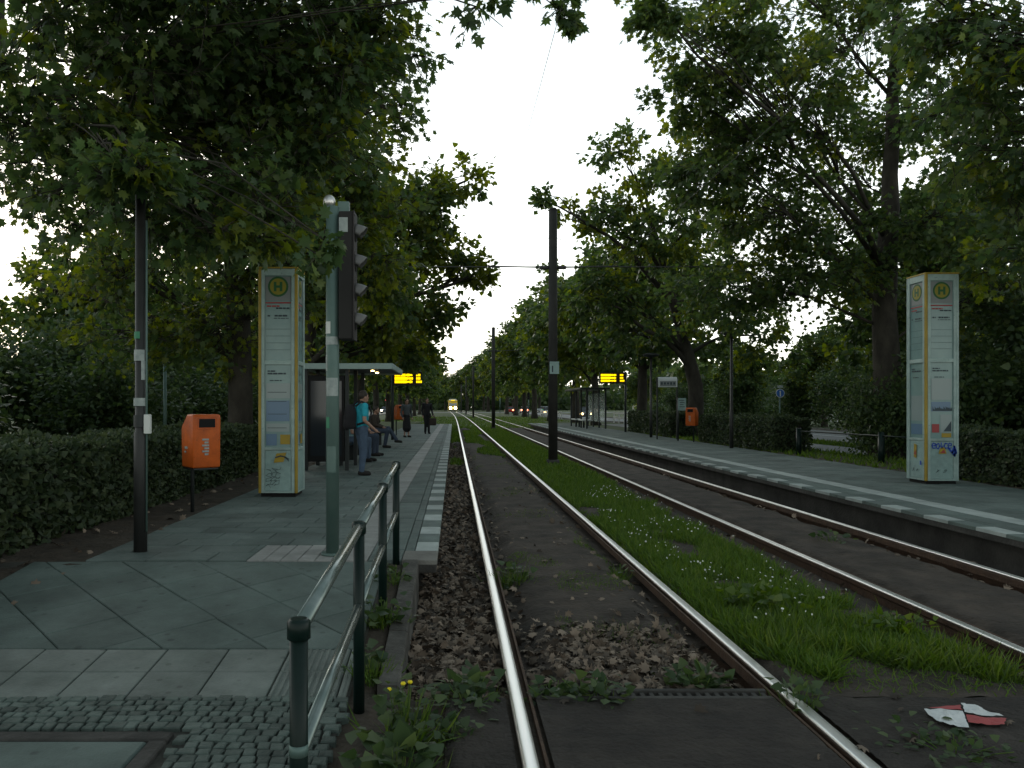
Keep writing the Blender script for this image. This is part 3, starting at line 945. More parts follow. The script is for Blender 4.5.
# ---------------------------------------------------------------- lamp posts
def lamp_post(label, x, y, z0, Hh):
    t = thing('street_lamp', label, 'street lamp', (x, y, z0), 0, 'black lamp posts of the stop')
    mb = MB(); mb.tube([(0, 0, 0), (0, 0, Hh * .32), (0, 0, Hh * .325), (0, 0, Hh - .1)], [.058, .056, .046, .042], 16); mb.build('pole', M['dark_post'], t)
    mb = MB(); mb.tube([(0, 0, Hh - .16), (0, 0, Hh - .10), (0, 0, Hh - .06), (0, 0, Hh), (0, 0, Hh + .05), (0, 0, Hh + .07)], [.05, .09, .31, .34, .20, .03], 24)
    mb.build('lamp_head', M['dark_metal'], t)
    mb = MB(); mb.tube([(0, 0, Hh - .115), (0, 0, Hh - .085)], [.10, .22], 20); mb.build('lamp_lens', M['dark_metal'], t)
    return t
lx, ly = gx(140.5, 7.1), 7.1
lz = soil_z(lx, ly)
t = lamp_post('black lamp post plastered with stickers in front of the left hedge', lx, ly, lz, 3.35)
def lband(py0, py1, m, a0, a1, r=.0535):
    mb = MB(); n = 12
    for k in range(n + 1):
        a = a0 + (a1 - a0) * k / n
        for py in (py1, py0): mb.v.append((r * math.cos(a), r * math.sin(a), gz(py, ly) - lz))
    for k in range(n): mb.face([2 * k, 2 * k + 2, 2 * k + 3, 2 * k + 1])
    mb.build('sticker', m, t)
lband(350, 361, M['sticker_pale'], -2.7, -.5)
lband(398, 406, M['sticker_pale'], -3.0, -.1, .0575)
lband(332, 339, M['sticker_green'], -2.6, -1.3)
lband(361, 380, M['sticker_pale'], -1.1, -.3)
lband(415, 427, M['dark_metal'], -3, -.3, .0590)
mb = MB(); mb.tube([(.062, -.02, .2), (.062, -.02, 2.95)], .009, 8); mb.build('conduit', M['mast'], t)
mb = MB(); mb.box((.075, -.03, gz(424, ly) - lz), (.055, .05, .17), bev=.006); mb.build('junction_box', M['sticker_white'], t)
x = gx(731.5, 24.5); lamp_post('black lamp post with flat round head behind the right platform hedge', x, 24.5, .17, 3.62)
x = gx(651, 33); lamp_post('black lamp post standing left of the pale header sign frame', x, 33, .20, 3.45)
x = gx(137, 20.5)

# ---------------------------------------------------------------- litter bins
def litter_bin(label, loc, rz, post_h, group='orange litter bins of the stop'):
    t = thing('litter_bin', label, 'litter bin', loc, rz, group)
    mb = MB()
    prof = [(-.19, 0), (.19, 0), (.21, .46), (.19, .50), (.015, .64), (-.185, .64), (-.205, .60)]
    mb.prism([(p[0], p[1] + post_h) for p in prof], 'x', -.17, .17)
    b = bevel_obj(mb.build('bin_body', M['orange'], t), .028, 3)
    for p in b.data.polygons: p.use_smooth = True
    mb = MB(); mb.box((0, -.198, post_h + .535), (.20, .018, .105), bev=.006); mb.build('opening', M['black'], t)
    mb = MB()
    for (x0, x1, z) in ((-.12, .12, .60), (-.12, .12, .47)): mb.box(((x0 + x1) / 2, -.200, post_h + z), (x1 - x0, .016, .012), bev=.003)
    for x in (-.115, .115): mb.box((x, -.200, post_h + .535), (.012, .016, .125), bev=.003)
    mb.build('opening_rim', M['orange'], t)
    mb = MB()                                       # worn white print on the front
    for i, (z, w) in enumerate(((.34, .08), (.305, .05), (.27, .085), (.235, .06), (.20, .08), (.165, .045))):
        mb.box((-.02 + .012 * (i % 2), -.2075 + (0.345 - z) * -.005 + .006, post_h + z), (w, .006, .022))
    mb.build('print', M['sticker_pale'], t)
    mb = MB(); mb.box((-.174, .02, post_h + .24), (.006, .09, .03)); mb.box((-.174, .05, post_h + .19), (.006, .05, .02)); mb.build('side_print', M['sticker_pale'], t)
    mb = MB(); mb.tube([(-.02, .235, 0), (-.02, .235, post_h + .50)], .024, 12)
    mb.box((-.02, .215, post_h + .35), (.12, .05, .04)); mb.box((-.02, .215, post_h + .12), (.12, .05, .04)); mb.build('post', M['dark_metal'], t)
    mb = MB(); mb.box((0, 0, post_h - .012), (.30, .34, .02), bev=.004); mb.build('bottom_flap', M['dark_metal'], t)
    return t
bx_, by_ = gx(201, 9.7), 9.7
bz = soil_z(bx_, by_)
litter_bin('orange litter bin on a thin post in front of the left hedge', (bx_, by_, bz), R(38), gz(467, by_) - bz)
litter_bin('orange litter bin beside the small notice board on the right platform', (gx(692, 28.5), 28.5, PLAT - .03), R(-35), .62)
litter_bin('orange litter bin at the far end of the shelter platform behind the waiting people', (gx(399, 35), 35, PLAT), R(30), .70)

# ---------------------------------------------------------------- information pillars
def stroke(mb, pts, w, plane):
    """flat painted line through 2-D points; plane maps (u, v) to 3-D"""
    for (a, b) in zip(pts[:-1], pts[1:]):
        a, b = Vector(a), Vector(b)
        d = b - a
        if d.length < 1e-6: continue
        d.normalize(); nrm = Vector((-d.y, d.x)) * w / 2
        e = d * w * .35
        mb.add([plane(*(a - e + nrm)), plane(*(a - e - nrm)), plane(*(b + e - nrm)), plane(*(b + e + nrm))], [(0, 1, 2, 3)])

def info_pillar(label, loc, hgt, variant):
    t = thing('information_pillar', label, 'information pillar', loc, 0, 'tram stop information pillars')
    w = .55; h2 = w / 2
    mb = MB(); mb.box((0, 0, .03), (w - .06, w - .06, .06)); mb.build('plinth', M['black'], t)
    mb = MB(); mb.box((0, 0, (hgt + .06) / 2), (w - .05, w - .05, hgt - .10)); mb.build('core', M['pillar_panel'], t)
    mb = MB(); mb.box((0, 0, hgt - .012), (w + .012, w + .012, .024), bev=.004); mb.build('top_trim', M['pillar_yellow'], t)
    for sx in (-1, 1):
        for sy in (-1, 1):
            mb = MB(); yel = sy < 0 and (sx < 0 or variant == 0)
            mb.box((sx * (h2 - .018), sy * (h2 - .018), (hgt - .02 + .05) / 2), (.044, .044, hgt - .08), bev=.012)
            mb.build('corner_strip', M['pillar_yellow'] if yel else M['pillar_white'], t)
    zw = [(.594, .962), (.217, .576)]
    for k in range(4):
        a = k * PI / 2
        Mx = Matrix.Rotation(a, 4, 'Z')
        P3 = lambda u, v, d=0.0: Mx @ Vector((u, -h2 + .018 - d, v))
        def quad(mb, u0, u1, v0, v1, d):
            mb.add([P3(u0, v0, d), P3(u1, v0, d), P3(u1, v1, d), P3(u0, v1, d)], [(0, 1, 2, 3)])
        def slab(mb, u0, u1, v0, v1, d0, d1):
            c = P3((u0 + u1) / 2, (v0 + v1) / 2, (d0 + d1) / 2)
            mb.box(c, (u1 - u0, d1 - d0, v1 - v0), a, .004)
        mb = MB()
        hw = h2 - .04
        slab(mb, -hw, -hw + .045, .06, hgt - .026, 0, .020); slab(mb, hw - .045, hw, .06, hgt - .026, 0, .020)
        for v0, v1 in ((.06, .085), (.205 * hgt, .217 * hgt), (.576 * hgt, .594 * hgt), (.962 * hgt, hgt - .026)):
            slab(mb, -hw + .045, hw - .045, v0, v1, 0, .018)
        fr = mb.build('frame', M['pillar_white'], t)
        mb = MB(); slab(mb, -hw + .05, hw - .05, .09, .203 * hgt, -.01, .010); door = mb.build('lower_panel', M['pillar_panel'], t)
        for wi, (f0, f1) in enumerate(zw):
            mb = MB(); quad(mb, -hw + .045, hw - .045, f0 * hgt, f1 * hgt, -.004)
            mb.build('display_window', M['paper'], t, fix=False)
        # stop sign and timetable print
        e = .001
        rad = .145; cz = .915 * hgt - .0
        uw = hw - .055
        mb = MB(); quad(mb, -uw, uw, .855 * hgt, .958 * hgt, e); mb.build('header', M['header'], t, fix=False)
        mb = MB()
        def disc(mb, r, d, n=28):
            o = len(mb.v)
            for i in range(n): mb.v.append(tuple(P3(r * math.cos(2 * PI * i / n), cz + r * math.sin(2 * PI * i / n), d)))
            mb.face([o + i for i in range(n)])
        mb.m(0); disc(mb, rad, .003); mb.m(1); disc(mb, rad * .80, .005); mb.m(0)
        s = rad * .42
        quad(mb, -s, -s + rad * .26, cz - s * 1.1, cz + s * 1.1, .007); quad(mb, s - rad * .26, s, cz - s * 1.1, cz + s * 1.1, .007)
        quad(mb, -s, s, cz - rad * .12, cz + rad * .12, .0073)
        mb.build('stop_sign', [M['stop_green'], M['stop_yellow']], t, fix=False)
        rnd = random.Random(variant * 10 + k)
        mb = MB()
        quad(mb, -uw, uw, .842 * hgt, .848 * hgt, .002)
        def words(v, hh, u0, u1):
            u = u0
            while u < u1 - .01:
                l = rnd.uniform(.02, .07)
                quad(mb, u, min(u + l, u1), v, v + hh, .0025); u += l + .010
        words(.827 * hgt, .022, -uw + .02, .02)
        mb.build('red_print', M['ink_red'], t, fix=False)
        mb = MB()
        words(.818 * hgt, .022, -.03, uw - .02)
        words(.785 * hgt, .022, -uw + .03, -.10); words(.785 * hgt, .024, -.05, uw - .05); words(.776 * hgt, .010, -.06, uw - .03)
        for v in (.73, .70, .67, .64): quad(mb, -uw + .01, uw - .01, v * hgt, v * hgt + .004, .002)
        words(.545 * hgt, .020, -uw + .03, -.03); words(.534 * hgt, .022, -uw + .03, .11); words(.505 * hgt, .014, -uw + .06, .05)
        mb.build('print', M['ink'], t, fix=False)
        # notices behind the lower glass
        mb = MB()
        if variant == 1 and k:
            mb.m(0); quad(mb, -uw + .01, uw - .01, .30 * hgt, .42 * hgt, .0015); mb.m(1); quad(mb, -uw + .01, uw - .01, .235 * hgt, .285 * hgt, .0015)
        elif variant == 0:
            mb.m(0); quad(mb, -uw + .01, uw - .01, .43 * hgt, .495 * hgt, .0015)
            mb.m(1); quad(mb, -uw + .01, uw - .02, .33 * hgt, .42 * hgt, .0016); quad(mb, -uw + .01, -.02, .225 * hgt, .275 * hgt, .0016)
            mb.m(0); quad(mb, -uw + .01, uw - .02, .285 * hgt, .32 * hgt, .0016)
            mb.m(2); quad(mb, .03, .17, .23 * hgt, .272 * hgt, .003)
            mb.m(3)
            for v in (.455, .415, .36, .30): quad(mb, -uw + .03, uw - .06, v * hgt, v * hgt + .008, .0028)
        else:
            mb.m(0); quad(mb, -.02, uw - .01, .245 * hgt, .33 * hgt, .0016); quad(mb, -uw + .01, uw - .01, .40 * hgt, .50 * hgt, .0015)
            mb.m(1); quad(mb, -uw + .01, uw - .03, .345 * hgt, .39 * hgt, .0016)
            mb.m(3)
            for q in range(9):
                u = -uw + .03 + q * .036; a_, b_, c_ = (rnd.uniform(.353, .372) for _ in range(3)); mb.add([P3(u, .347 * hgt, .003), P3(u + .036, .347 * hgt, .003), P3(u + .036, a_ * hgt, .003), P3(u + .018, b_ * hgt, .003), P3(u, c_ * hgt, .003)], [(0, 1, 2, 3, 4)])
            mb.add([P3(.03, .25 * hgt, .003), P3(uw - .02, .25 * hgt, .003), P3(uw - .02, .30 * hgt, .003)], [(0, 1, 2)])
            mb.m(4); quad(mb, -uw + .02, -.04, .245 * hgt, .285 * hgt, .0032)
            mb.m(2); quad(mb, .0, uw - .02, .222 * hgt, .242 * hgt, .0032)
        mb.build('notice', [M['paper_white'], M['paper_blue'], M['pillar_yellow'], M['ink'], M['ink_red']], t, fix=False)
        # stickers and spray on the lower panel
        pl = lambda u, v: P3(u, v, .0215)
        if variant == 1 and k == 0:
            mb = MB()
            L = {'e': [(.00, .05), (.05, .055), (.052, .085), (.02, .098), (-.005, .06), (.01, .012), (.05, .015)],
                 'o': [(.03, .0), (.058, .04), (.04, .09), (.005, .075), (.0, .025), (.03, .0)],
                 'i': [(.02, .10), (.012, .055), (.03, .005), (.045, .05)],
                 'c': [(.05, .085), (.02, .095), (.0, .05), (.02, .008), (.055, .02)],
                 'r': [(.0, .0), (.012, .09), (.03, .07), (.055, .09)]}
            u = -.165
            for ch in 'eoice':
                stroke(mb, [(u + p[0], .168 * hgt + p[1]) for p in L[ch]], .016, pl); u += .066
            stroke(mb, [(.10, .172 * hgt), (.17, .150 * hgt), (.205, .135 * hgt), (.21, .165 * hgt), (.16, .15 * hgt), (.20, .18 * hgt), (.235, .15 * hgt), (.19, .14 * hgt)], .030, pl)
            mb.build('spray_tag', M['graffiti'], t, fix=False)
        if k in (0, 3):
            mb = MB()
            if variant == 1 and k == 0:
                mb.m(0); mb.add([pl(-.06, .145 * hgt), pl(.07, .145 * hgt), pl(.05, .17 * hgt), pl(.0, .178 * hgt), pl(-.04, .168 * hgt)], [(0, 1, 2, 3, 4)])
                mb.m(1); mb.add([P3(-.04, .15 * hgt, .024), P3(.05, .148 * hgt, .024), P3(.03, .166 * hgt, .024)], [(0, 1, 2)])
            elif variant == 1:
                mb.m(0); mb.add([pl(-.06, .125 * hgt), pl(.02, .12 * hgt), pl(.03, .185 * hgt), pl(-.05, .19 * hgt)], [(0, 1, 2, 3)])
                mb.m(1); mb.add([P3(-.05, .14 * hgt, .024), P3(.02, .135 * hgt, .024), P3(.0, .16 * hgt, .024)], [(0, 1, 2)])
                mb.m(2); mb.add([pl(.12, .09 * hgt), pl(.16, .09 * hgt), pl(.16, .11 * hgt), pl(.12, .11 * hgt)], [(0, 1, 2, 3)])
            elif k == 0:
                mb.m(0); mb.add([pl(-.06, .150 * hgt), pl(.08, .154 * hgt), pl(.12, .195 * hgt), pl(-.02, .19 * hgt)], [(0, 1, 2, 3)])
            mb.build('sticker', [M['pillar_yellow'], M['ink_red'], M['graffiti']], t, fix=False) if mb.f else None
            mb = MB()
            if variant == 0 and k == 0:
                pk = lambda u, v: P3(u, v, .0245)
                stroke(mb, [(-.03, .173 * hgt), (.04, .180 * hgt), (.10, .175 * hgt), (.15, .166 * hgt)], .018, pk)
                stroke(mb, [(.10, .176 * hgt), (.155, .158 * hgt)], .010, pk)
            for s_ in range(3 if variant == 0 else 2):
                u0 = -.14 + s_ * .06; v0 = (.038 + .012 * rnd.random()) * hgt
                if variant: u0 = -.08 + .12 * s_; v0 = .06 * hgt
                pts = [(u0 + rnd.uniform(-.012, .012) + (.045 * math.cos(q * 1.7 + s_) + q * .002 if variant == 0 else .03 * math.cos(q * 1.7 + s_) + q * .004), v0 + (.019 * q if variant == 0 else .006 * q) + .022 * math.sin(q * 2.1 + s_) + rnd.uniform(-.014, .014)) for q in range(15 if variant == 0 else 7)]
                stroke(mb, pts, .005, pl)
            mb.build('pen_scribble', M['ink'], t, fix=False)
    return t
Yl = 11.35
info_pillar('tall white information pillar with yellow corners beside the left hedge and bin', (gx(297.3, Yl) - .275, Yl + .275, PLAT - .006), 3.27, 0)
Yr = 13.2
info_pillar('tall white information pillar with blue spray tag on the right platform', (gx(925.5, Yr) + .275, Yr + .275, PLAT - .006), 3.50, 1)

# ---------------------------------------------------------------- shelter on the left platform
SY0, SY1 = 15.9, 18.9
t = thing('tram_shelter', 'glazed waiting shelter with flat pale-edged roof on the left platform', 'shelter', (-2.1, SY0, PLAT))
def S(x, y, z): return (x + 2.1, y - SY0, z - PLAT)
mb = MB(); mb.box(S(-2.14, (SY0 + SY1) / 2, 2.32), (1.76, SY1 - SY0, .035)); mb.build('roof', M['dark_metal'], t)
mb = MB()
for (c, d) in (((-2.14, SY0 - .02, 2.32), (1.82, .05, .115)), ((-2.14, SY1 + .02, 2.32), (1.82, .05, .115)), ((-1.24, (SY0 + SY1) / 2, 2.32), (.05, SY1 - SY0, .115)), ((-3.04, (SY0 + SY1) / 2, 2.32), (.05, SY1 - SY0, .115))):
    mb.box(S(*c), d, bev=.008)
mb.build('roof_edge', M['roof'], t)
for x, y in ((-2.14, SY0 + .12), (-2.14, (SY0 + SY1) / 2), (-2.14, SY1 - .12), (-2.96, SY0 + .12), (-2.96, (SY0 + SY1) / 2), (-2.96, SY1 - .12)):
    mb = MB(); mb.box(S(x, y, (PLAT + 2.30) / 2), (.075, .075, 2.30 - PLAT), bev=.006); mb.build('post', M['dark_metal'], t)
mb = MB(); mb.box(S(-2.55, SY0 + .12, 1.28), (.72, .12, 1.72), bev=.01); pc = mb.build('poster_case', M['black'], t)
mb = MB(); mb.box(S(-2.55, SY0 + .055, 1.28), (.62, .006, 1.5)); mb.build('poster_glass', M['window'], pc)
for k in range(2):
    y0 = SY0 + .2 + k * 1.35
    mb = MB(); mb.box(S(-2.96, y0 + .65, 1.32), (.012, 1.25, 1.72)); mb.build('glass_pane', M['glass'], t)
    mb = MB(); mb.box(S(-2.96, y0 + .65, .44), (.03, 1.28, .03)); mb.box(S(-2.96, y0 + .65, 2.19), (.03, 1.28, .03)); mb.build('pane_frame', M['dark_metal'], t)
for k, y in enumerate((SY0 + 1.3, SY0 + 2.3)):
    mb = MB(); mb.ball(S(-1.75, y, 2.285), (.04, .04, .015), 12, 6); mb.build('ceiling_lamp', M['headlight_warm'], t)
t = thing('bench', 'long dark slatted bench under and beyond the shelter where people sit', 'bench', (-2.55, 17.0, PLAT))
for k in range(4):
    mb = MB(); mb.box((-.15 + k * .1, 4.9, .44), (.085, 9.8, .03), bev=.006); mb.build('seat_slat', M['dark_metal'], t)
for k in range(6):
    mb = MB(); mb.box((0, .3 + k * 1.84, .21), (.30, .05, .42), bev=.006); mb.build('leg', M['dark_metal'], t)

def led_board(label, loc, sgn, w=1.22, hh=.50, z0=2.40):
    """departure board on a post; the board reaches from the post to the side sgn"""
    t = thing('departure_board', label, 'departure board', loc, 0, 'amber departure boards')
    mb = MB(); mb.tube([(0, 0, 0), (0, 0, z0 + hh + .03)], .055, 16); mb.build('post', M['dark_metal'], t)
    cx = sgn * (w / 2 + .04)
    mb = MB(); mb.box((cx, 0, z0 + hh / 2), (w, .16, hh), bev=.012); b = mb.build('board_case', M['dark_metal'], t)
    mb = MB(); mb.box((cx, -.084, z0 + hh / 2), (w - .05, .008, hh - .06)); mb.build('screen', M['screen'], b)
    mb = MB(); rnd = random.Random(int(abs(loc[1])))
    x0 = cx - w / 2 + .05
    for r_ in range(3):
        z = z0 + .075 + r_ * (hh - .14) / 3 + .03
        u = x0
        while u < x0 + w * .60:
            l = rnd.uniform(.03, .055)
            mb.box((u + l / 2, -.0905, z + .035), (l, .004, .105 if u < x0 + w * .35 else rnd.choice((.07, .085, .10)))); u += l + .006
        u = x0 + w * .76
        for q in range(3 if r_ else 4):
            mb.box((u + .02, -.0905, z + .035), (.045, .004, .09)); u += .056
    mb.build('lit_letters', M['amber'], b)
    return t
led_board('amber departure board on a post at the end of the left shelter', (gx(392.5, 30.5), 30.5, PLAT), 1, 1.08, .52, zz(385.5, 30.5, PLAT))
led_board('amber departure board on a post above the right platform', (gx(625.5, 39.7), 39.7, PLAT), -1, 1.25, .56, zz(383.6, 39.7, PLAT))

# ---------------------------------------------------------------- shelter and furniture on the right platform
y0, y1 = 45.5, 51.5
t = thing('tram_shelter', 'open dark-framed waiting shelter with thin roof on the right platform', 'shelter', (8.0, y0, PLAT))
mb = MB(); mb.box((0, (y1 - y0) / 2, 2.28), (1.7, y1 - y0 + .3, .10), bev=.01); mb.build('roof', M['dark_metal'], t)
for x in (-.45, .62):
    for k in range(4):
        mb = MB(); mb.box((x, k * (y1 - y0) / 3, 1.12), (.09, .09, 2.24), bev=.006); mb.build('post', M['dark_metal'], t)
for k in range(3):
    mb = MB(); mb.box((.62, (k + .5) * (y1 - y0) / 3, 1.2), (.012, (y1 - y0) / 3 - .14, 1.7)); mb.build('glass_pane', M['glass'], t)
for k, y in enumerate((47.2, 50.1)):
    t = thing('bench', ('pale seat nearer to the departure board in the right shelter', 'pale seat at the far side of the right shelter')[k], 'bench', (7.75, y, PLAT), 0, 'pale seats in the right shelter')
    mb = MB(); mb.box((0, 0, .46), (.60, 1.7, .07), bev=.02); mb.build('seat', M['tram_white'], t)
    for s in (-.6, .6):
        mb = MB(); mb.box((0, s, .21), (.10, .08, .42), bev=.006); mb.build('leg', M['dark_metal'], t)
x, y = gx(667, 31), 31.0
t = thing('information_frame', 'two dark posts carrying a pale rounded header box on the right platform', 'sign frame', (x, y, PLAT))
for s in (-.385, .385):
    mb = MB(); mb.box((s, 0, 1.2), (.05, .05, 2.4), bev=.006); mb.build('post', M['dark_metal'], t)
mb = MB()
prof = [(-.14, 2.02), (.14, 2.02), (.14, 2.30), (.11, 2.37), (.05, 2.41), (-.05, 2.41), (-.11, 2.37), (-.14, 2.30)]
mb.prism(prof, 'x', -.36, .36); hd = mb.build('header_box', M['tram_white'], t)
mb = MB(); mb.box((0, -.143, 2.15), (.62, .006, .20)); mb.build('network_strip', M['header'], hd)
mb = MB()
for k in range(5): mb.box((-.24 + k * .12, -.148, 2.16), (.07, .004, .10 - .012 * (k % 3)))
mb.build('print', M['ink'], hd)
x, y = gx(682, 29.6), 29.6
t = thing('notice_board', 'small pale notice board on a post left of the orange bin', 'notice board', (x, y, PLAT - .02))
mb = MB(); mb.tube([(-.14, .02, 0), (-.14, .02, 1.62)], .03, 10); mb.build('post', M['dark_metal'], t)
mb = MB(); mb.box((0, 0, 1.37), (.30, .04, .46), bev=.006); bd = mb.build('board', M['pillar_panel'], t)
mb = MB()
for k in range(4): mb.box((-.02 + .02 * (k % 2), -.0225, 1.52 - k * .08), (.20 - .03 * (k % 3), .004, .025))
mb.build('print', M['ink'], bd)
# low rail fence behind the right platform
t = thing('rail_fence', 'low dark post and rail fence between the hedges behind the right platform', 'fence', (9.35, 21.7, .15))
for (x, y) in ((9.35, 21.7), (9.72, 18.2), (9.9, 15.6)):
    mb = MB(); mb.tube([(x - 9.35, y - 21.7, -.1), (x - 9.35, y - 21.7, .78)], .07, 12); mb.build('post', M['green_metal'], t)
mb = MB(); mb.tube([(0, 0, .70), (.37, -3.5, .70), (.55, -6.1, .70)], .018, 10); mb.build('rail', M['green_metal'], t)
x, y = gx(780, 32.6), 32.6
t = thing('traffic_sign', 'round blue and white path sign on a thin grey pole by the road', 'traffic sign', (x, y, .15))
mb = MB(); mb.tube([(0, .03, 0), (0, .03, 2.2)], .032, 10); mb.build('pole', M['mast'], t)
def disc(z, r, y_, m, nm):
    mb = MB(); mb.tube([(0, y_ - .006, z), (0, y_ + .006, z)], r, 24); return mb.build(nm, m, t)
disc(1.90, .18, -.015, M['white_paint'], 'sign_plate'); disc(1.90, .155, -.024, M['sign_blue'], 'sign_face')
mb = MB(); mb.box((0, -.034, 1.85), (.05, .004, .16)); mb.ball((0, -.034, 1.965), (.032, .004, .032), 10, 6); mb.build('pictogram', M['white_paint'], t)
mb = MB(); mb.box((0, -.01, 2.17), (.22, .012, .10)); mb.build('upper_plate', M['sticker_pale'], t)
t = thing('pole', 'thin pale green pole standing on the lawn behind the left hedge', 'pole', (gx(165, 20), 20, .15))
mb = MB(); mb.tube([(0, 0, 0), (0, 0, gz(365, 20) - .15)], .045, 10); mb.build('shaft', M['mast'], t)
mb = MB(); mb.ball((0, 0, gz(365, 20) - .15), .05, 10, 6); mb.build('cap', M['mast'], t)

def rail_fence(label, x, ya, yb, z0):
    t = thing('white_fence', label, 'fence', (x, ya, z0), 0, 'white roadside fences')
    n = int((yb - ya) / 2.0)
    for k in range(n + 1):
        mb = MB(); mb.box((0, k * 2.0, .45), (.09, .09, .9), bev=.006); mb.build('post', M['white_paint'], t)
    for z in (.45, .80):
        mb = MB(); mb.box((-.05, n, z), (.03, n * 2.0, .14)); mb.build('rail', M['white_paint'], t)
rail_fence('white board fence by the path behind the header sign frame', 13.2, 50, 66, .15)
rail_fence('white board fence by the road beyond the far end of the right platform', 13.2, 98, 122, -.05)

# ---------------------------------------------------------------- catenary
proto = None
for k, (Y, lab) in enumerate(((21.5, 'tall dark catenary pole with a small pale number plate in the grass strip'), (54, 'second catenary pole along the grass strip near the far platform ends'),
                              (106, 'third catenary pole beyond the platforms along the track'), (150, 'fourth catenary pole far down the track'), (195, 'farthest catenary pole close to the oncoming tram'))):
    X = 2.66 + bend(Y) * .8
    if proto is None:
        t = proto = thing('catenary_pole', lab, 'catenary pole', (X, Y, -.05), 0, 'catenary poles between the tracks')
        mb = MB(); mb.tube([(0, 0, 0), (0, 0, 6.85)], [.125, .115], 20); mb.build('shaft', M['pole'], t)
        mb = MB(); mb.tube([(0, 0, 0), (0, 0, .14)], [.19, .17], 16); mb.build('base_collar', M['concrete_dark'], t)
        mb = MB(); mb.tube([(0, 0, 6.84), (0, 0, 6.90)], [.125, .08], 16); mb.build('cap', M['pole'], t)
        for s in (-1, 1):
            mb = MB(); mb.tube([(0, 0, 5.30), (s * 1.75, 0, 5.34)], .018, 8); mb.tube([(0, 0, 6.15), (s * 1.75, 0, 5.36)], .007, 6)
            mb.tube([(s * .12, 0, 5.30), (s * .35, 0, 5.30)], .05, 10)
            mb.build('bracket_arm', M['wire'], t)
    else:
        t = copy_tree(proto); t.location = (X, Y, -.05); t['label'] = lab
    if k == 0:
        pass
# number plate belongs to the first pole only
plate = MB(); plate.box((.02, -.135, gz(368, 21.5) + .05), (.25, .02, .33), bev=.004); pl_ = plate.build('number_plate', M['pillar_panel'], proto)
mb = MB(); mb.box((-.03, -.147, gz(368, 21.5) + .02), (.035, .004, .17)); mb.build('numeral', M['ink'], pl_)
t = thing('overhead_wire', 'thin contact wire over the left track', 'wire', (1.02, 0, 5.32), 0, 'overhead wires')
mb = MB(); pts = [(bend(y), y, .0) for y in (-8, 0, 10, 21.5, 40, 54, 80, 106, 130, 150, 195, 230)]; mb.tube(pts, .0032, 6); mb.build('wire', M['wire'], t)
t = thing('overhead_wire', 'thin contact wire over the right track', 'wire', (4.30, 0, 5.32), 0, 'overhead wires')
mb = MB(); mb.tube(pts, .0032, 6); mb.build('wire', M['wire'], t)
t = thing('span_wire', 'horizontal span wire from the first catenary pole into the left trees', 'wire', (2.66, 21.5, 5.27), 0, 'overhead wires')
mb = MB(); mb.tube([(0, 0, 0), (-3.2, 0, 0), (-8.6, 0, .04)], .015, 6); mb.build('wire', M['wire'], t)
t = thing('span_wire', 'horizontal span wire from the first catenary pole into the right trees', 'wire', (2.66, 21.5, 5.27), 0, 'overhead wires')
mb = MB(); mb.tube([(0, 0, 0), (3, 0, 0), (8.6, 0, .04)], .015, 6); mb.build('wire', M['wire'], t)

# ---------------------------------------------------------------- tram
ty = 205.0
t = thing('tram', 'yellow tram with bright headlights coming down the left track', 'tram', (1.055 + bend(ty), ty, 0), R(1.0))
mb = MB(); mb.smooth = False
sec = [(0.0, .86, .55, 1.35, .35), (.25, 1.02, .42, 1.5, .3), (.9, 1.16, .36, 3.0, .3), (1.5, 1.2, .34, 3.12, .3), (24, 1.2, .34, 3.12, .3), (25.5, 1.1, .40, 2.9, .3)]
n = 12
for (y, hw, zb, ztp, rr) in sec:
    prof = []
    for k in range(n):
        a = 2 * PI * k / n + PI / n
        ca, sa = math.cos(a), math.sin(a)
        f = 1 / max(abs(ca), abs(sa)); f = 1 + (f - 1) * .8
        mb.v.append((hw * ca * f / 1.0 if abs(ca * f) <= 1 else hw * (1 if ca > 0 else -1), y, (zb + ztp) / 2 + (ztp - zb) / 2 * max(-1, min(1, sa * f))))
for j in range(len(sec) - 1):
    for k in range(n): mb.face([j * n + k, j * n + (k + 1) % n, (j + 1) * n + (k + 1) % n, (j + 1) * n + k])
mb.face(list(range(n))); mb.face([(len(sec) - 1) * n + k for k in range(n)])
mb.build('body', M['tram_yellow'], t)
mb = MB(); mb.add([(-.92, .22, 1.55), (.92, .22, 1.55), (.95, .88, 2.82), (-.95, .88, 2.82)], [(0, 1, 2, 3)])
mb.add([(-.92, .26, 1.55), (.92, .26, 1.55), (.95, .92, 2.82), (-.95, .92, 2.82)], [(3, 2, 1, 0)]); mb.build('windscreen', M['windscreen'], t, fix=False)
mb = MB(); mb.box((0, .80, 2.99), (1.5, .12, .26), bev=.02); d = mb.build('destination_board', M['tram_white'], t)
mb = MB(); mb.box((0, .735, 2.99), (1.1, .006, .15)); mb.build('lit_letters', M['amber'], d)
mb = MB(); mb.box((0, 13, 3.22), (1.9, 20, .25), bev=.05); mb.build('roof_equipment', M['tram_white'], t)
mb = MB(); mb.box((0, -.03, .52), (1.8, .16, .26), bev=.04); mb.build('bumper', M['dark_metal'], t)
for s in (-1, 1):
    mb = MB(); mb.tube([(s * .62, -.05, 1.02), (s * .62, .15, 1.02)], .32, 16); mb.build('headlight', M['headlight'], t)
    for k in range(5):
        mb = MB(); mb.box((s * 1.203, 4 + k * 4.2, 2.0), (.012, 3.4, 1.1)); mb.build('window', M['window'], t)
mb = MB(); mb.tube([(0, 8, 3.34), (0, 7.2, 4.2), (0, 8.0, 5.3)], .03, 6); mb.box((0, 8, 5.31), (1.3, .06, .03)); mb.build('pantograph', M['dark_metal'], t)

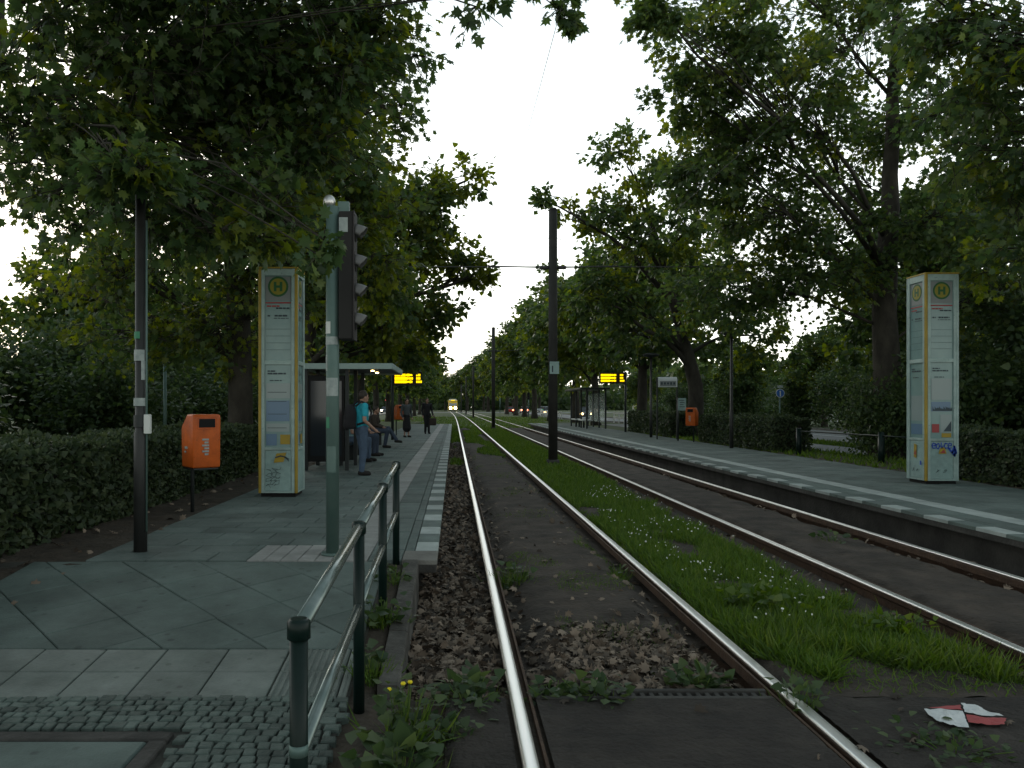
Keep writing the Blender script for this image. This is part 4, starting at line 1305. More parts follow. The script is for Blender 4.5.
# ---------------------------------------------------------------- cars and far traffic
def car(label, loc, rz, paint, lights, big=1.0):
    t = thing('parked_car' if lights is None else 'car', label, 'car', loc, rz, 'cars on the roads beside the tracks')
    L, W, Hc = 4.3, 1.75, 1.45 * big
    mb = MB()
    low = [(-2.15, .30), (-2.12, .62), (-1.95, .78), (-1.0, .92), (1.7, .95), (2.08, .85), (2.15, .55), (2.10, .30)]
    mb.prism(low, 'y', -W / 2, W / 2); b = mb.build('body', paint, t)
    bevel_obj(b, .05, 2)
    mb = MB()
    lo = [(-1.05, .90), (1.72, .93)]; hi = [(-.35, Hc), (1.15, Hc)]
    w0, w1 = W / 2 - .06, W / 2 - .24
    v = [(lo[0][0], -w0, lo[0][1]), (lo[1][0], -w0, lo[1][1]), (lo[1][0], w0, lo[1][1]), (lo[0][0], w0, lo[0][1]), (hi[0][0], -w1, Hc), (hi[1][0], -w1, Hc), (hi[1][0], w1, Hc), (hi[0][0], w1, Hc)]
    mb.add(v, [(0, 1, 5, 4), (1, 2, 6, 5), (2, 3, 7, 6), (3, 0, 4, 7), (4, 5, 6, 7)]); mb.build('window', M['window'], t)
    mb = MB(); mb.box(((hi[0][0] + hi[1][0]) / 2, 0, Hc + .01), (1.55, w1 * 2 + .04, .05), bev=.02); mb.build('roof', paint, t)
    for x in (-1.32, 1.30):
        for s in (-1, 1):
            mb = MB(); mb.tube([(x, s * (W / 2 - .2), .31), (x, s * (W / 2 + .01), .31)], .31, 18); wl_ = mb.build('wheel', M['tyre'], t)
            mb = MB(); mb.tube([(x, s * (W / 2 + .0), .31), (x, s * (W / 2 + .02), .31)], .19, 14); mb.build('rim', M['silver'], wl_)
    for s in (-1, 1):
        mb = MB(); mb.ball((-2.10, s * .62, .66), (.08, .21, .14), 12, 8); mb.build('headlight', lights if lights in (M['headlight'], M['headlight_warm']) else M['sticker_pale'], t)
        mb = MB(); mb.box((2.11, s * .66, .74), (.10, .34, .22), bev=.02); mb.build('taillight', M['taillight'] if lights is M['taillight'] else M['ink_red'], t)
    return t
P_ = lambda n, c: mat(n, c, .3, .2, spec=.5)
silver, red, darkc, white_, blue = P_('silver_paint', (.4, .42, .43)), P_('red_paint', (.35, .03, .02)), P_('dark_paint', (.03, .035, .04)), P_('white_paint_car', (.6, .6, .6)), P_('blue_paint', (.03, .07, .16))
car('car with warm headlights shining through the right shelter', (15.6, 96, -.05), R(90), darkc, M['headlight_warm'])
car('car with warm headlights beside the first catenary pole', (15.4, 132, -.05), R(90), silver, M['headlight_warm'])
car('red car braking with lit tail lights at the far junction', (11.6, 168, -.05), R(-90), red, M['taillight'])
car('white car waiting beside the braking red car at the far junction', (14.9, 170, -.05), R(-90), white_, M['taillight'])
car('silver car standing across the far junction', (21.0, 190, -.03), R(8), silver, None)
car('car with bright headlights on the left road behind the waiting people', (-14.6, 170, -.05), R(90), darkc, M['headlight'])
car('second car with bright headlights on the left road', (-14.4, 205, -.05), R(90), silver, M['headlight'])
def far_signal(label, x, y, hgt, lit):
    t = thing('traffic_light', label, 'traffic light', (x, y, -.05))
    mb = MB(); mb.tube([(0, 0, 0), (0, 0, hgt)], .07, 10); mb.build('pole', M['mast'], t)
    mb = MB(); mb.box((0, -.02, hgt - .45), (.34, .24, .95), bev=.03); mb.build('housing', M['signal'], t)
    for k in range(3):
        on = (lit == 'go' and k == 2) or (lit == 'stop' and k == 0)
        mb = MB(); mb.ball((0, -.15, hgt - .15 - k * .3), (.13, .05, .13), 12, 8)
        mb.build('lamp', (M['go_light'] if lit == 'go' else M['stop_light']) if on else M['black'], t)
far_signal('far traffic light showing green beside the second catenary pole', gx(500, 178), 178, 4.6, 'go')
far_signal('far traffic light showing red on the left road beyond the shelter', gx(386, 160), 160, 2.9, 'stop')
far_signal('unlit traffic light on a pale pole beyond the right platform', gx(528.5, 110), 110, 3.4, 'off')

# ---------------------------------------------------------------- torn paper on the crossing
t = thing('torn_wrapper', 'torn white and red paper wrapper lying flat on the crossing', 'litter', (*at(966, 717, 0), .0))
def crumple(mb, poly, h):
    n = len(poly); cx = sum(p[0] for p in poly) / n; cy = sum(p[1] for p in poly) / n
    fine = []
    for i in range(n):
        a, b = poly[i], poly[(i + 1) % n]
        for k in range(5): fine.append((a[0] + (b[0] - a[0]) * k / 5 + random.uniform(-.004, .004), a[1] + (b[1] - a[1]) * k / 5 + random.uniform(-.004, .004)))
    n = len(fine); v = []; rings = 5
    for r_ in range(rings):
        q = 1 - r_ / rings
        for p in fine:
            x, y = cx + (p[0] - cx) * q, cy + (p[1] - cy) * q
            v.append((x, y, .006 + h * (.6 + noise.noise(Vector((x * 22, y * 22, 3))) + .5 * noise.noise(Vector((x * 60, y * 60, 8)))) * (.5 + .5 * (1 - q))))
    v.append((cx, cy, .006 + h))
    f = []
    for r_ in range(rings - 1):
        for i in range(n):
            j = (i + 1) % n
            f.append([r_ * n + i, r_ * n + j, (r_ + 1) * n + j, (r_ + 1) * n + i])
    for i in range(n): f.append([(rings - 1) * n + i, (rings - 1) * n + (i + 1) % n, rings * n])
    mb.add(v, f)
ox, oy = at(966, 717, 0)
def pp(pts): return [(at(px, py, 0)[0] - ox, at(px, py, 0)[1] - oy) for px, py in pts]
mb = MB(); crumple(mb, pp([(924, 712), (940, 710.5), (963, 713), (966, 722), (969, 730), (950, 727), (934, 721)]), .018)
crumple(mb, pp([(961, 705), (975, 707), (990, 714), (1004, 718), (985, 718), (965, 714)]), .018); mb.build('white_piece', M['foil'], t)
mb = MB(); crumple(mb, pp([(966, 716), (985, 719), (1006, 720), (1004, 727), (990, 726), (969, 724)]), .010)
crumple(mb, pp([(928, 709), (960, 706), (962, 711), (940, 710)]), .004); mb.build('red_piece', M['red_paint'], t)
# ---------------------------------------------------------------- building behind the right trees
t = thing('apartment_building', 'low pale building with blue awning glimpsed between the right trees', 'building', (43, 66, -.1))
mb = MB(); mb.box((0, 0, 3.4), (14, 26, 6.8)); mb.build('wall', M['facade'], t)
mb = MB(); mb.box((0, 0, 6.95), (14.6, 26.6, .3)); mb.build('roof', M['roof_tile'], t)
for z in (1.7, 4.9):
    for k in range(7):
        mb = MB(); mb.box((-7.02, -11 + k * 3.6, z), (.08, 1.7, 1.6)); w_ = mb.build('window', M['window'], t)
        mb = MB()
        for s in (-1, 1): mb.box((-7.05, -11 + k * 3.6 + s * .88, z), (.10, .09, 1.78)); mb.box((-7.05, -11 + k * 3.6, z + s * .86), (.10, 1.85, .09))
        mb.build('frame', M['white_paint'], w_)
    for k in range(4):
        mb = MB(); mb.box((-5.2 + k * 3.5, -13.02, z), (1.7, .08, 1.6)); w_ = mb.build('window', M['window'], t)
        mb = MB()
        for s in (-1, 1): mb.box((-5.2 + k * 3.5 + s * .88, -13.05, z), (.09, .10, 1.78)); mb.box((-5.2 + k * 3.5, -13.05, z + s * .86), (1.85, .10, .09))
        mb.build('frame', M['white_paint'], w_)
mb = MB(); mb.prism([(-7.02, 3.3), (-8.2, 2.9), (-8.2, 2.8), (-7.02, 3.15)], 'y', -6, 7); mb.build('awning', M['blue_awning'], t)
# ---------------------------------------------------------------- people
def fuse(mb, name, m, parent, voxel=.014, smooth=4):
    o = mb.build(name, m, parent)
    md = o.modifiers.new('Remesh', 'REMESH'); md.mode = 'VOXEL'; md.voxel_size = voxel; md.use_smooth_shade = True
    md2 = o.modifiers.new('Smooth', 'SMOOTH'); md2.iterations = smooth; md2.factor = .5
    bpy.context.view_layer.update()
    dg = bpy.context.evaluated_depsgraph_get()
    me = bpy.data.meshes.new_from_object(o.evaluated_get(dg))
    o.modifiers.clear()
    old = o.data; o.data = me; bpy.data.meshes.remove(old)
    me.name = name
    if not me.materials: me.materials.append(m)
    for p in me.polygons: p.use_smooth = True
    return o

def limb(mb, a, b, ra, rb):
    a, b = Vector(a), Vector(b)
    mb.tube([a, b], [ra, rb], 12); mb.ball(a, ra, 12, 8); mb.ball(b, rb, 12, 8)

SKIN = mat('skin', (0.36, 0.21, 0.15), .55)
HAIRB = mat('dark_brown_hair', (0.028, 0.020, 0.014), .6)
CL = {k: mat(k, c, .85, col2=tuple(x * 1.35 for x in c), nscale=9) for k, c in {
    'turquoise_cotton': (0.02, 0.30, 0.38), 'pale_blue_cotton': (0.22, 0.36, 0.40), 'blue_denim': (0.055, 0.085, 0.13), 'dark_denim': (0.03, 0.042, 0.065),
    'black_cloth': (0.012, 0.012, 0.014), 'dark_brown_cloth': (0.035, 0.026, 0.020), 'grey_cloth': (0.06, 0.07, 0.075), 'shoe_leather': (0.012, 0.011, 0.010)}.items()}

def person(label, loc, rz, scale, J, top, bottom, sleeves=True, skirt=False, hair_len=0, hoodc=None):
    """J: joints in a body frame with x forwards, y to the left, z up (metres for a 1.70 m person)"""
    t = thing('person', label, 'person', loc, rz, 'people waiting for the tram')
    t.scale = (scale, scale, scale)
    g = lambda k: Vector(J[k])
    neck, head, pelvis = g('neck'), g('head'), g('pelvis')
    chest = (neck * .72 + pelvis * .28)
    body = MB()
    limb(body, pelvis, chest, .115, .125); limb(body, chest, neck - Vector((0, 0, .04)), .12, .06)
    limb(body, neck - Vector((0, 0, .05)), head - Vector((0, 0, .05)), .056, .052)
    body.ball(head, (.094, .076, .118), 18, 14); body.ball(head + Vector((.03, 0, -.06)), (.060, .056, .062), 14, 10)
    body.ball(head + Vector((.098, 0, -.02)), (.016, .013, .024), 8, 6)                      # nose
    body.ball(head + Vector((.082, 0, -.075)), (.012, .026, .008), 8, 6)                     # mouth
    for s in (-1, 1): body.ball(head + Vector((-.005, s * .077, -.015)), (.018, .012, .030), 8, 6)
    for s in ('l', 'r'):
        sh, el, ha = g('sh' + s), g('el' + s), g('ha' + s)
        limb(body, sh, el, .050, .038); limb(body, el, ha, .038, .026)
        d = (ha - el).normalized()
        side = d.cross(Vector((0, 0, 1)))
        if side.length < .1: side = Vector((0, 1, 0))
        if abs(d.z) > .7: side = Vector((1, 0, 0)) - d * d.x
        side.normalize(); fw = side.cross(d)
        palm = ha + d * .055
        limb(body, ha, palm, .026, .032); body.ball(palm, (.034, .034, .034), 10, 8)
        for k in range(4):
            b0 = palm + side * (-.027 + .018 * k) + d * .02
            L = (.062, .072, .068, .052)[k]
            m1 = b0 + d * L * .55 + fw * .010; m2 = b0 + d * L * .9 + fw * .030
            body.tube([b0, m1, m2], [.010, .0095, .008], 8); body.ball(m2, .008, 8, 6)
        b0 = ha + d * .03 + side * -.03
        m1 = b0 + d * .035 - side * .022 + fw * .01; body.tube([b0, m1, m1 + d * .028 + fw * .01], [.012, .011, .009], 8)
        hp, kn, an, to = g('hp' + s), g('kn' + s), g('an' + s), g('to' + s)
        limb(body, hp, kn, .080, .050); limb(body, kn, an, .052, .034); limb(body, an - Vector((0, 0, .03)), to, .036, .028)
    fuse(body, 'body', SKIN, t, .0115, 2)
    sh = MB()
    limb(sh, pelvis + Vector((0, 0, .04)), chest, .140, .150); limb(sh, chest, neck - Vector((0, 0, .06)), .145, .075)
    for s in ('l', 'r'):
        limb(sh, g('sh' + s), neck - Vector((0, 0, .07)), .066, .07)
        limb(sh, g('sh' + s), chest, .07, .12)
        e = g('el' + s) if sleeves else g('sh' + s).lerp(g('el' + s), .62)
        limb(sh, g('sh' + s), e, .064, .056 if not sleeves else .050)
        if sleeves: limb(sh, g('el' + s), g('ha' + s) - (g('ha' + s) - g('el' + s)) * .06, .050, .040)
    fuse(sh, 'jacket' if sleeves else 'shirt', CL[top], t, .014, 4)
    tr = MB()
    limb(tr, pelvis + Vector((0, 0, .07)), pelvis - Vector((0, 0, .0)), .135, .140)
    if skirt:
        kn = (g('knl') + g('knr')) / 2
        limb(tr, pelvis, kn - Vector((0, 0, .08)), .15, .19)
        tr.ball(pelvis, (.16, .18, .12), 14, 10)
    else:
        for s in ('l', 'r'):
            limb(tr, g('hp' + s), g('kn' + s), .100, .072); limb(tr, g('kn' + s), g('an' + s) + (g('kn' + s) - g('an' + s)) * .04, .072, .056)
            limb(tr, pelvis, g('hp' + s), .12, .105)
    fuse(tr, 'skirt' if skirt else 'trousers', CL[bottom], t, .014, 3)
    for s in ('l', 'r'):
        a, b = g('an' + s), g('to' + s)
        so = MB(); limb(so, a - Vector((0, 0, .035)), b, .048, .040); so.ball(a - Vector((.03, 0, .035)), (.05, .042, .045), 12, 8)
        fuse(so, 'shoe', CL['shoe_leather'], t, .010, 2)
    hr = MB()
    hr.ball(head + Vector((-.018, 0, .030)), (.098, .086, .105), 18, 14)
    if hair_len: limb(hr, head + Vector((-.06, 0, 0)), head + Vector((-.075, 0, -hair_len)), .07, .05)
    h = fuse(hr, 'hair', HAIRB, t, .012, 2)
    for s in (-1, 1):
        e = MB(); e.ball(head + Vector((.083, s * .032, .0)), .011, 8, 6); e.build('eye', M['black'], t)
    return t

def stand(spread=.10, step=.0, arm=None):
    J = dict(pelvis=(0, 0, .93), neck=(.0, 0, 1.44), head=(.03, 0, 1.575),
             shl=(0, .185, 1.385), shr=(0, -.185, 1.385), ell=(-.03, .235, 1.10), elr=(-.03, -.235, 1.10), hal=(.08, .225, .87), har=(.08, -.225, .87),
             hpl=(0, .095, .90), hpr=(0, -.095, .90), knl=(.03 + step, spread, .49), knr=(.03 - step * .6, -spread, .49),
             anl=(step * 1.3, spread + .01, .085), anr=(-step * 1.2, -spread - .01, .085), tol=(step * 1.3 + .155, spread + .03, .036), tor=(-step * 1.2 + .155, -spread - .03, .036))
    if arm: J.update(arm)
    return J
def sit(cross=False, lean=.06):
    J = dict(pelvis=(0, 0, .53), neck=(lean, 0, 1.03), head=(lean + .05, 0, 1.165),
             shl=(lean, .185, .975), shr=(lean, -.185, .975), ell=(lean + .06, .23, .71), elr=(lean + .06, -.23, .71), hal=(.28, .12, .64), har=(.28, -.12, .64),
             hpl=(.02, .095, .52), hpr=(.02, -.095, .52), knl=(.44, .12, .53), knr=(.44, -.12, .53), anl=(.44, .12, .085), anr=(.40, -.13, .085), tol=(.60, .13, .036), tor=(.56, -.14, .036))
    if cross: J.update(knl=(.45, .02, .60), anl=(.72, -.04, .24), tol=(.86, -.05, .19), knr=(.44, -.10, .53), anr=(.36, -.10, .085), tor=(.52, -.11, .036))
    return J
p1x, p1y = gx(361.5, 14.9), 14.9
person('standing man in turquoise shirt and jeans with a black backpack beside the shelter', (p1x, p1y, PLAT), R(28), .93,
       stand(.085, .03, dict(hal=(.20, .20, .92), har=(.20, -.20, .92), head=(.05, 0, 1.57))), 'turquoise_cotton', 'blue_denim', sleeves=False)
bp = MB()
bp.ball((-.235, 0, 1.18), (.125, .155, .25), 16, 12); bp.box((-.25, 0, 1.08), (.20, .28, .30), bev=.05); bp.ball((-.31, 0, 1.02), (.07, .12, .12), 12, 8)
bt = thing('backpack', 'large black backpack on the back of the man in the turquoise shirt', 'backpack', (p1x, p1y, PLAT), R(28)); bt.scale = (.93, .93, .93)
fuse(bp, 'bag', CL['black_cloth'], bt, .014, 3)
for s in (-1, 1):
    mb = MB(); mb.tube([(-.17, s * .10, 1.38), (-.05, s * .12, 1.475), (.10, s * .12, 1.42), (.165, s * .12, 1.26), (.10, s * .15, 1.08), (-.14, s * .13, 1.02)], [.022] * 6, 8); mb.build('strap', CL['black_cloth'], bt)
person('seated person in pale blue top and jeans partly hidden behind the standing man', (-2.42, 18.6, PLAT), R(-8), .96, sit(), 'pale_blue_cotton', 'blue_denim', sleeves=False)
person('seated person in dark denim between the pale blue top and the crossed legs', (-2.44, 20.7, PLAT), R(-5), .96, sit(lean=.0), 'grey_cloth', 'dark_denim')
person('seated person in dark brown jacket with one leg crossed over the other', (-2.48, 24.8, PLAT), R(-6), 1.0, sit(True, .02), 'dark_brown_cloth', 'dark_denim')
person('standing woman in dark skirt and grey jacket near the far orange bin', (gx(406.5, 33), 33, PLAT), R(-60), .94, stand(.07, .03), 'grey_cloth', 'black_cloth', skirt=True, hair_len=.22)
px5, py5 = gx(427, 37.2), 37.2
person('standing person in black holding a dark bag at the platform edge line', (px5, py5, PLAT), R(-75), .98, stand(.07, .02, dict(hal=(.16, .26, .88))), 'black_cloth', 'black_cloth')
t = thing('shoulder_bag', 'dark bag hanging from the hand of the person in black', 'bag', (px5 + .27, py5 - .12, PLAT))
mb = MB(); mb.box((0, 0, .56), (.34, .14, .34), bev=.05); b = mb.build('bag', CL['dark_brown_cloth'], t)
mb = MB(); mb.tube([(-.12, 0, .72), (-.06, 0, .83), (0, 0, .86), (.06, 0, .83), (.12, 0, .72)], .014, 8); mb.build('strap', CL['dark_brown_cloth'], t)

# ---------------------------------------------------------------- trees
def ball_pts(n, expo):
    v = NP.normal(size=(n, 3)); v /= np.linalg.norm(v, axis=1, keepdims=True)
    return v * (NP.random(n) ** expo)[:, None]

def tree_parts(trunk, lobes, tpl, size, mats, per_clump=55, twig=.55, droop=.25, limb_r=.11, min_attach=2.2, yellow=0.15, twiglets=True):
    """trunk: [(x,y,z,r)...]; lobes: [(centre, radii, clump count, clump radius)] -> trunk mesh object data, crown mesh"""
    mb = MB()
    tp = [Vector(q[:3]) for q in trunk]; tr = [q[3] for q in trunk]
    pts = []; rr = []
    for i in range(len(tp) - 1):                     # subdivide and roughen the trunk
        for k in range(4):
            s = k / 4
            p = tp[i].lerp(tp[i + 1], s)
            pts.append(p + Vector((noise.noise(p * .7) * .10, noise.noise(p * .7 + Vector((9, 0, 0))) * .10, 0)) * min(1, p.z - tp[0].z)); rr.append(tr[i] + (tr[i + 1] - tr[i]) * s)
    pts.append(tp[-1]); rr.append(tr[-1])
    rr[0] *= 1.45
    if len(rr) > 1: rr[1] *= 1.08
    mb.tube(pts, rr, 14)
    P, D = [], []
    mi = []
    for (c, rad, nc, cr) in lobes:
        c = Vector(c); rad = Vector(rad)
        best = None
        for i, p in enumerate(pts):                   # limb leaves the trunk below the lobe
            if p.z < tp[0].z + min_attach and i < len(pts) - 1: continue
            hd = math.hypot(p.x - c.x, p.y - c.y)
            sc = abs((c.z - p.z) - .55 * hd) + random.uniform(0, 1.6)
            if best is None or sc < best[0]: best = (sc, i)
        i = best[1]; a = pts[i]
        L = (c - a).length
        r0 = min(rr[i] * .72, limb_r * (.45 + L / 7))
        up = Vector((0, 0, L * .07))
        path = []
        for k in range(8):
            s = k / 7
            q = a.lerp(c, s) + up * math.sin(PI * s) + Vector((noise.noise(Vector((c.x, c.y, s * 3))), noise.noise(Vector((c.y, c.z, s * 3 + 5))), noise.noise(Vector((c.z, c.x, s * 3 + 9))))) * .075 * L * math.sin(PI * s)
            path.append(q)
        mb.tube(path, [r0 * (1 - .78 * k / 7) for k in range(8)], 8)
        off = ball_pts(nc, .42) * np.array(rad)
        cl = off + np.array(c)
        for q in cl:
            qv = Vector(q)
            if random.random() < twig + .25:
                k = random.choice((3, 4, 5, 6, 7))
                a2 = path[k]
                if (qv - a2).length < L * 1.3 + 1.5:
                    mid = a2.lerp(qv, .5) + Vector((random.uniform(-.2, .2), random.uniform(-.2, .2), random.uniform(0, .3)))
                    rb = max(.012, r0 * .26)
                    mb.tube([a2, mid, qv], [rb, rb * .6, .007], 5)
        n = NP.poisson(per_clump, nc)
        idx = np.repeat(np.arange(nc), n)
        N = len(idx)
        T = 7                                         # leafy twigs fanning out of every clump
        td = NP.normal(size=(nc, T, 3)) * [1, 1, .55] + (off / (np.linalg.norm(off, axis=1, keepdims=True) + 1e-6))[:, None, :] * .7
        td /= np.linalg.norm(td, axis=2, keepdims=True)
        td *= NP.uniform(.8, 2.0, size=(nc, T, 1)) * cr
        wh = NP.integers(0, T, N)
        u = NP.random(N) ** .75
        local = td[idx, wh] * u[:, None] - np.array([0, 0, .22]) * cr * (u ** 2)[:, None] + np.clip(NP.normal(size=(N, 3)), -1.8, 1.8) * (.16 * cr + .035)
        if twiglets:
            for i_ in range(nc):
                b_ = Vector(cl[i_])
                for k_ in range(T):
                    e_ = Vector(td[i_, k_])
                    mb.tube([b_, b_ + e_ * .55 - Vector((0, 0, .07 * cr)), b_ + e_ * .97 - Vector((0, 0, .2 * cr))], [.008, .005, .003], 3, cap=False)
        P.append(cl[idx] + local)
        d = local / cr + off[idx] / (np.array(rad) + 1e-6) * .5 + NP.normal(size=(N, 3)) * .6
        d[:, 2] -= droop + .3
        D.append(d)
        mi.append((NP.random(nc) < yellow)[idx].astype(np.int32))
    P = np.concatenate(P); D = np.concatenate(D); mi = np.concatenate(mi)
    N = len(P)
    nn = NP.normal(size=(N, 3)) * .75 + [0, 0, 1.0]
    cm = instmesh('crown', tpl[0], tpl[1], P, frames(D, nn), NP.uniform(size[0], size[1], N), mats, mi)
    return mb, cm

def custom_tree(label, base, trunk, lobes, tpl, size, mats, group, **k):
    t = thing('plane_tree', label, 'tree', base, 0, group)
    B = Vector(base)
    tr = [(0 + q[0] - B.x, q[1] - B.y, q[2] - B.z, q[3]) for q in trunk]
    lb = [(Vector(c) - B, r, n, cr) for (c, r, n, cr) in lobes]
    mb, cm = tree_parts(tr, lb, tpl, size, mats, **k)
    mb.build('trunk', M['bark'], t)
    link('crown', cm, t)
    return t
def LB(px, py, Y, rx, ry, nc, cr=.42, ry_d=None):
    s = Y / F
    return ((gx(px, Y), Y, gz(py, Y)), (rx * s, ry_d if ry_d else max(rx, ry) * s * 1.0, ry * s), nc, cr)

GL, GR = 'plane trees along the left platform', 'plane trees along the right platform'
NEAR = [M['leaf_near'], M['leaf_yellow']]
MIDM = [M['leaf'], M['leaf_yellow']]
# nearest left tree: trunk outside the picture, crown hanging over the walkway
custom_tree('large plane tree whose crown hangs over the left walkway and the black lamp post', (-7.0, 11.2, .1),
    [(-7.0, 11.2, .0, .34), (-6.9, 11.2, 2.6, .29), (-6.7, 11.2, 5.0, .22), (-6.3, 11.1, 8.5, .12), (-6.1, 11, 10.5, .05)],
    [LB(60, 15, 8.6, 90, 36, 15, .30), LB(30, 80, 8.2, 40, 20, 4, .24), LB(150, 130, 9.4, 80, 70, 44, .34), LB(235, 170, 9.2, 70, 55, 40, .32), LB(150, 205, 9.0, 80, 34, 26, .28), LB(268, 205, 8.4, 40, 34, 14, .24), LB(60, 195, 9.6, 60, 36, 13, .30), LB(15, 150, 9.8, 30, 50, 9, .30), LB(20, 30, 9.4, 40, 30, 8, .30),
     LB(210, 40, 9.0, 100, 60, 50, .34), LB(310, 50, 9.4, 80, 66, 54, .34), LB(386, 28, 9.8, 42, 38, 24, .28), LB(300, 130, 9.8, 62, 55, 40, .32), LB(250, -60, 8.5, 200, 80, 60, .45), LB(60, -80, 8, 120, 60, 26, .42),
     LB(262, 240, 8.0, 30, 10, 4, .14), LB(140, 176, 6.9, 46, 18, 11, .16), LB(205, 232, 8.0, 40, 14, 7, .18), LB(318, 236, 6.2, 8, 20, 2, .08), LB(100, 130, 8.4, 50, 30, 12, .24), LB(30, 130, 8.6, 30, 30, 7, .24), LB(160, 60, 8.6, 60, 40, 18, .28), LB(478, -6, 6.4, 22, 10, 2, .14), ((-8.5, 7, 7.5), (2.5, 2.5, 2.2), 50, .5), ((-6, 5.0, 8.2), (3, 2.5, 2), 60, .5), ((-5.5, 12, 9.5), (2.5, 2.5, 2), 50, .5)],
    LEAF_LOBED, (.075, .15), NEAR, GL, per_clump=36, yellow=.14, limb_r=.009, min_attach=4.6)
custom_tree('second plane tree on the left beside the information pillar and signal mast', (-4.6, 17.3, .15),
    [(-4.6, 17.3, .1, .28), (-4.6, 17.2, 2.6, .25), (-4.7, 17.0, 5.5, .20), (-4.8, 16.9, 9.5, .10), (-4.7, 17, 12, .04)],
    [LB(320, 150, 15.5, 72, 75, 50, .42), LB(366, 190, 15.5, 44, 60, 36, .38), LB(350, 235, 15.0, 50, 55, 36, .38), LB(270, 250, 15.5, 75, 55, 40, .40), LB(190, 250, 16.5, 85, 60, 46, .42), LB(105, 270, 17, 40, 46, 20, .40), LB(170, 130, 16.5, 100, 70, 46, .44),
     LB(40, 160, 17, 70, 60, 15, .42), LB(20, 60, 17, 50, 50, 9, .42), LB(40, 290, 19, 40, 26, 9, .40), LB(320, 60, 16.5, 70, 65, 40, .44), LB(378, 105, 16, 34, 40, 20, .36), LB(230, 330, 17.5, 80, 40, 40, .40), LB(140, 335, 18, 70, 36, 28, .40), LB(376, 270, 17, 44, 46, 28, .38), LB(220, 20, 17, 120, 60, 36, .48), LB(60, 10, 17.5, 100, 60, 5, .46)],
    LEAF_LOBED, (.09, .17), MIDM, GL, per_clump=40, yellow=.5)
custom_tree('third plane tree on the left leaning its crown over the shelter towards the tracks', (-5.2, 27.5, .15),
    [(-5.2, 27.5, .1, .30), (-5.1, 27.5, 2.8, .26), (-4.8, 27.5, 6.0, .19), (-4.3, 27.5, 10, .09), (-4.2, 27.5, 12, .04)],
    [LB(425, 190, 27, 36, 28, 22, .42), LB(468, 180, 26, 16, 20, 6, .30), LB(445, 245, 27, 30, 32, 24, .40), LB(478, 272, 26.5, 12, 20, 7, .30), LB(410, 215, 26, 40, 40, 32, .44), LB(390, 290, 26, 48, 45, 36, .46), LB(428, 312, 27, 28, 26, 16, .40), LB(380, 345, 28, 60, 20, 22, .40), LB(330, 300, 27, 60, 45, 36, .46), LB(414, 352, 29, 30, 16, 10, .36), LB(340, 210, 28, 70, 60, 50, .55), LB(300, 120, 28, 80, 60, 46, .55)],
    LEAF_MID, (.13, .23), MIDM, GL, per_clump=56, yellow=.58)
# right side
custom_tree('large plane tree with forked trunk behind the right information pillar', (11.3, 20.8, .15),
    [(11.3, 20.8, .0, .40), (11.25, 20.8, 2.2, .34), (11.2, 20.8, 4.0, .29), (11.3, 20.7, 7.5, .19), (11.4, 20.6, 11.5, .11), (11.4, 20.6, 14, .05)],
    [LB(722, 55, 18, 56, 44, 34, .36), LB(668, 18, 16, 30, 18, 10, .22), LB(690, 95, 18, 30, 34, 14, .28), LB(785, 105, 19, 70, 52, 44, .40), LB(712, 165, 19, 56, 48, 38, .38), LB(775, 210, 20, 66, 48, 42, .40), LB(840, 50, 20, 64, 60, 38, .40), LB(960, 100, 19.5, 70, 66, 44, .42),
     LB(950, 220, 19, 74, 44, 42, .40), LB(820, 275, 21, 66, 36, 34, .40), LB(740, 290, 21.5, 64, 36, 36, .40), LB(1000, 290, 20, 54, 36, 26, .38), LB(900, 310, 23, 54, 28, 24, .38), LB(845, 215, 23, 44, 50, 26, .42), LB(860, 130, 23, 40, 40, 18, .42), LB(900, -40, 20, 120, 50, 36, .48), LB(740, -45, 19, 100, 40, 26, .44), LB(850, 170, 22, 50, 40, 14, .40)],
    LEAF_LOBED, (.09, .17), MIDM, GR, per_clump=76, limb_r=.045, min_attach=2.4, yellow=.12, twig=.7)
custom_tree('nearest plane tree on the right with its dark crown at the upper right edge', (11.4, 9.6, .1),
    [(11.4, 9.6, .0, .36), (11.3, 9.6, 2.6, .30), (11.2, 9.7, 5.5, .22), (11, 9.8, 9.0, .10), (11, 9.8, 11, .04)],
    [LB(1000, 40, 11.0, 66, 64, 34, .34), LB(950, 10, 11.5, 56, 34, 18, .30), LB(1005, 150, 11.5, 50, 54, 28, .34), LB(1045, 230, 12.5, 54, 44, 24, .34), LB(940, 110, 13, 34, 34, 9, .28), LB(1000, 262, 13.5, 36, 24, 9, .28), LB(1100, 80, 10.5, 90, 100, 50, .45), ((9.5, 8, 9.0), (2.5, 2.5, 1.6), 46, .5), ((12.5, 8, 7.5), (2.2, 2.2, 2.0), 46, .5)],
    LEAF_LOBED, (.085, .16), NEAR, GR, per_clump=40, yellow=.14, limb_r=.06)
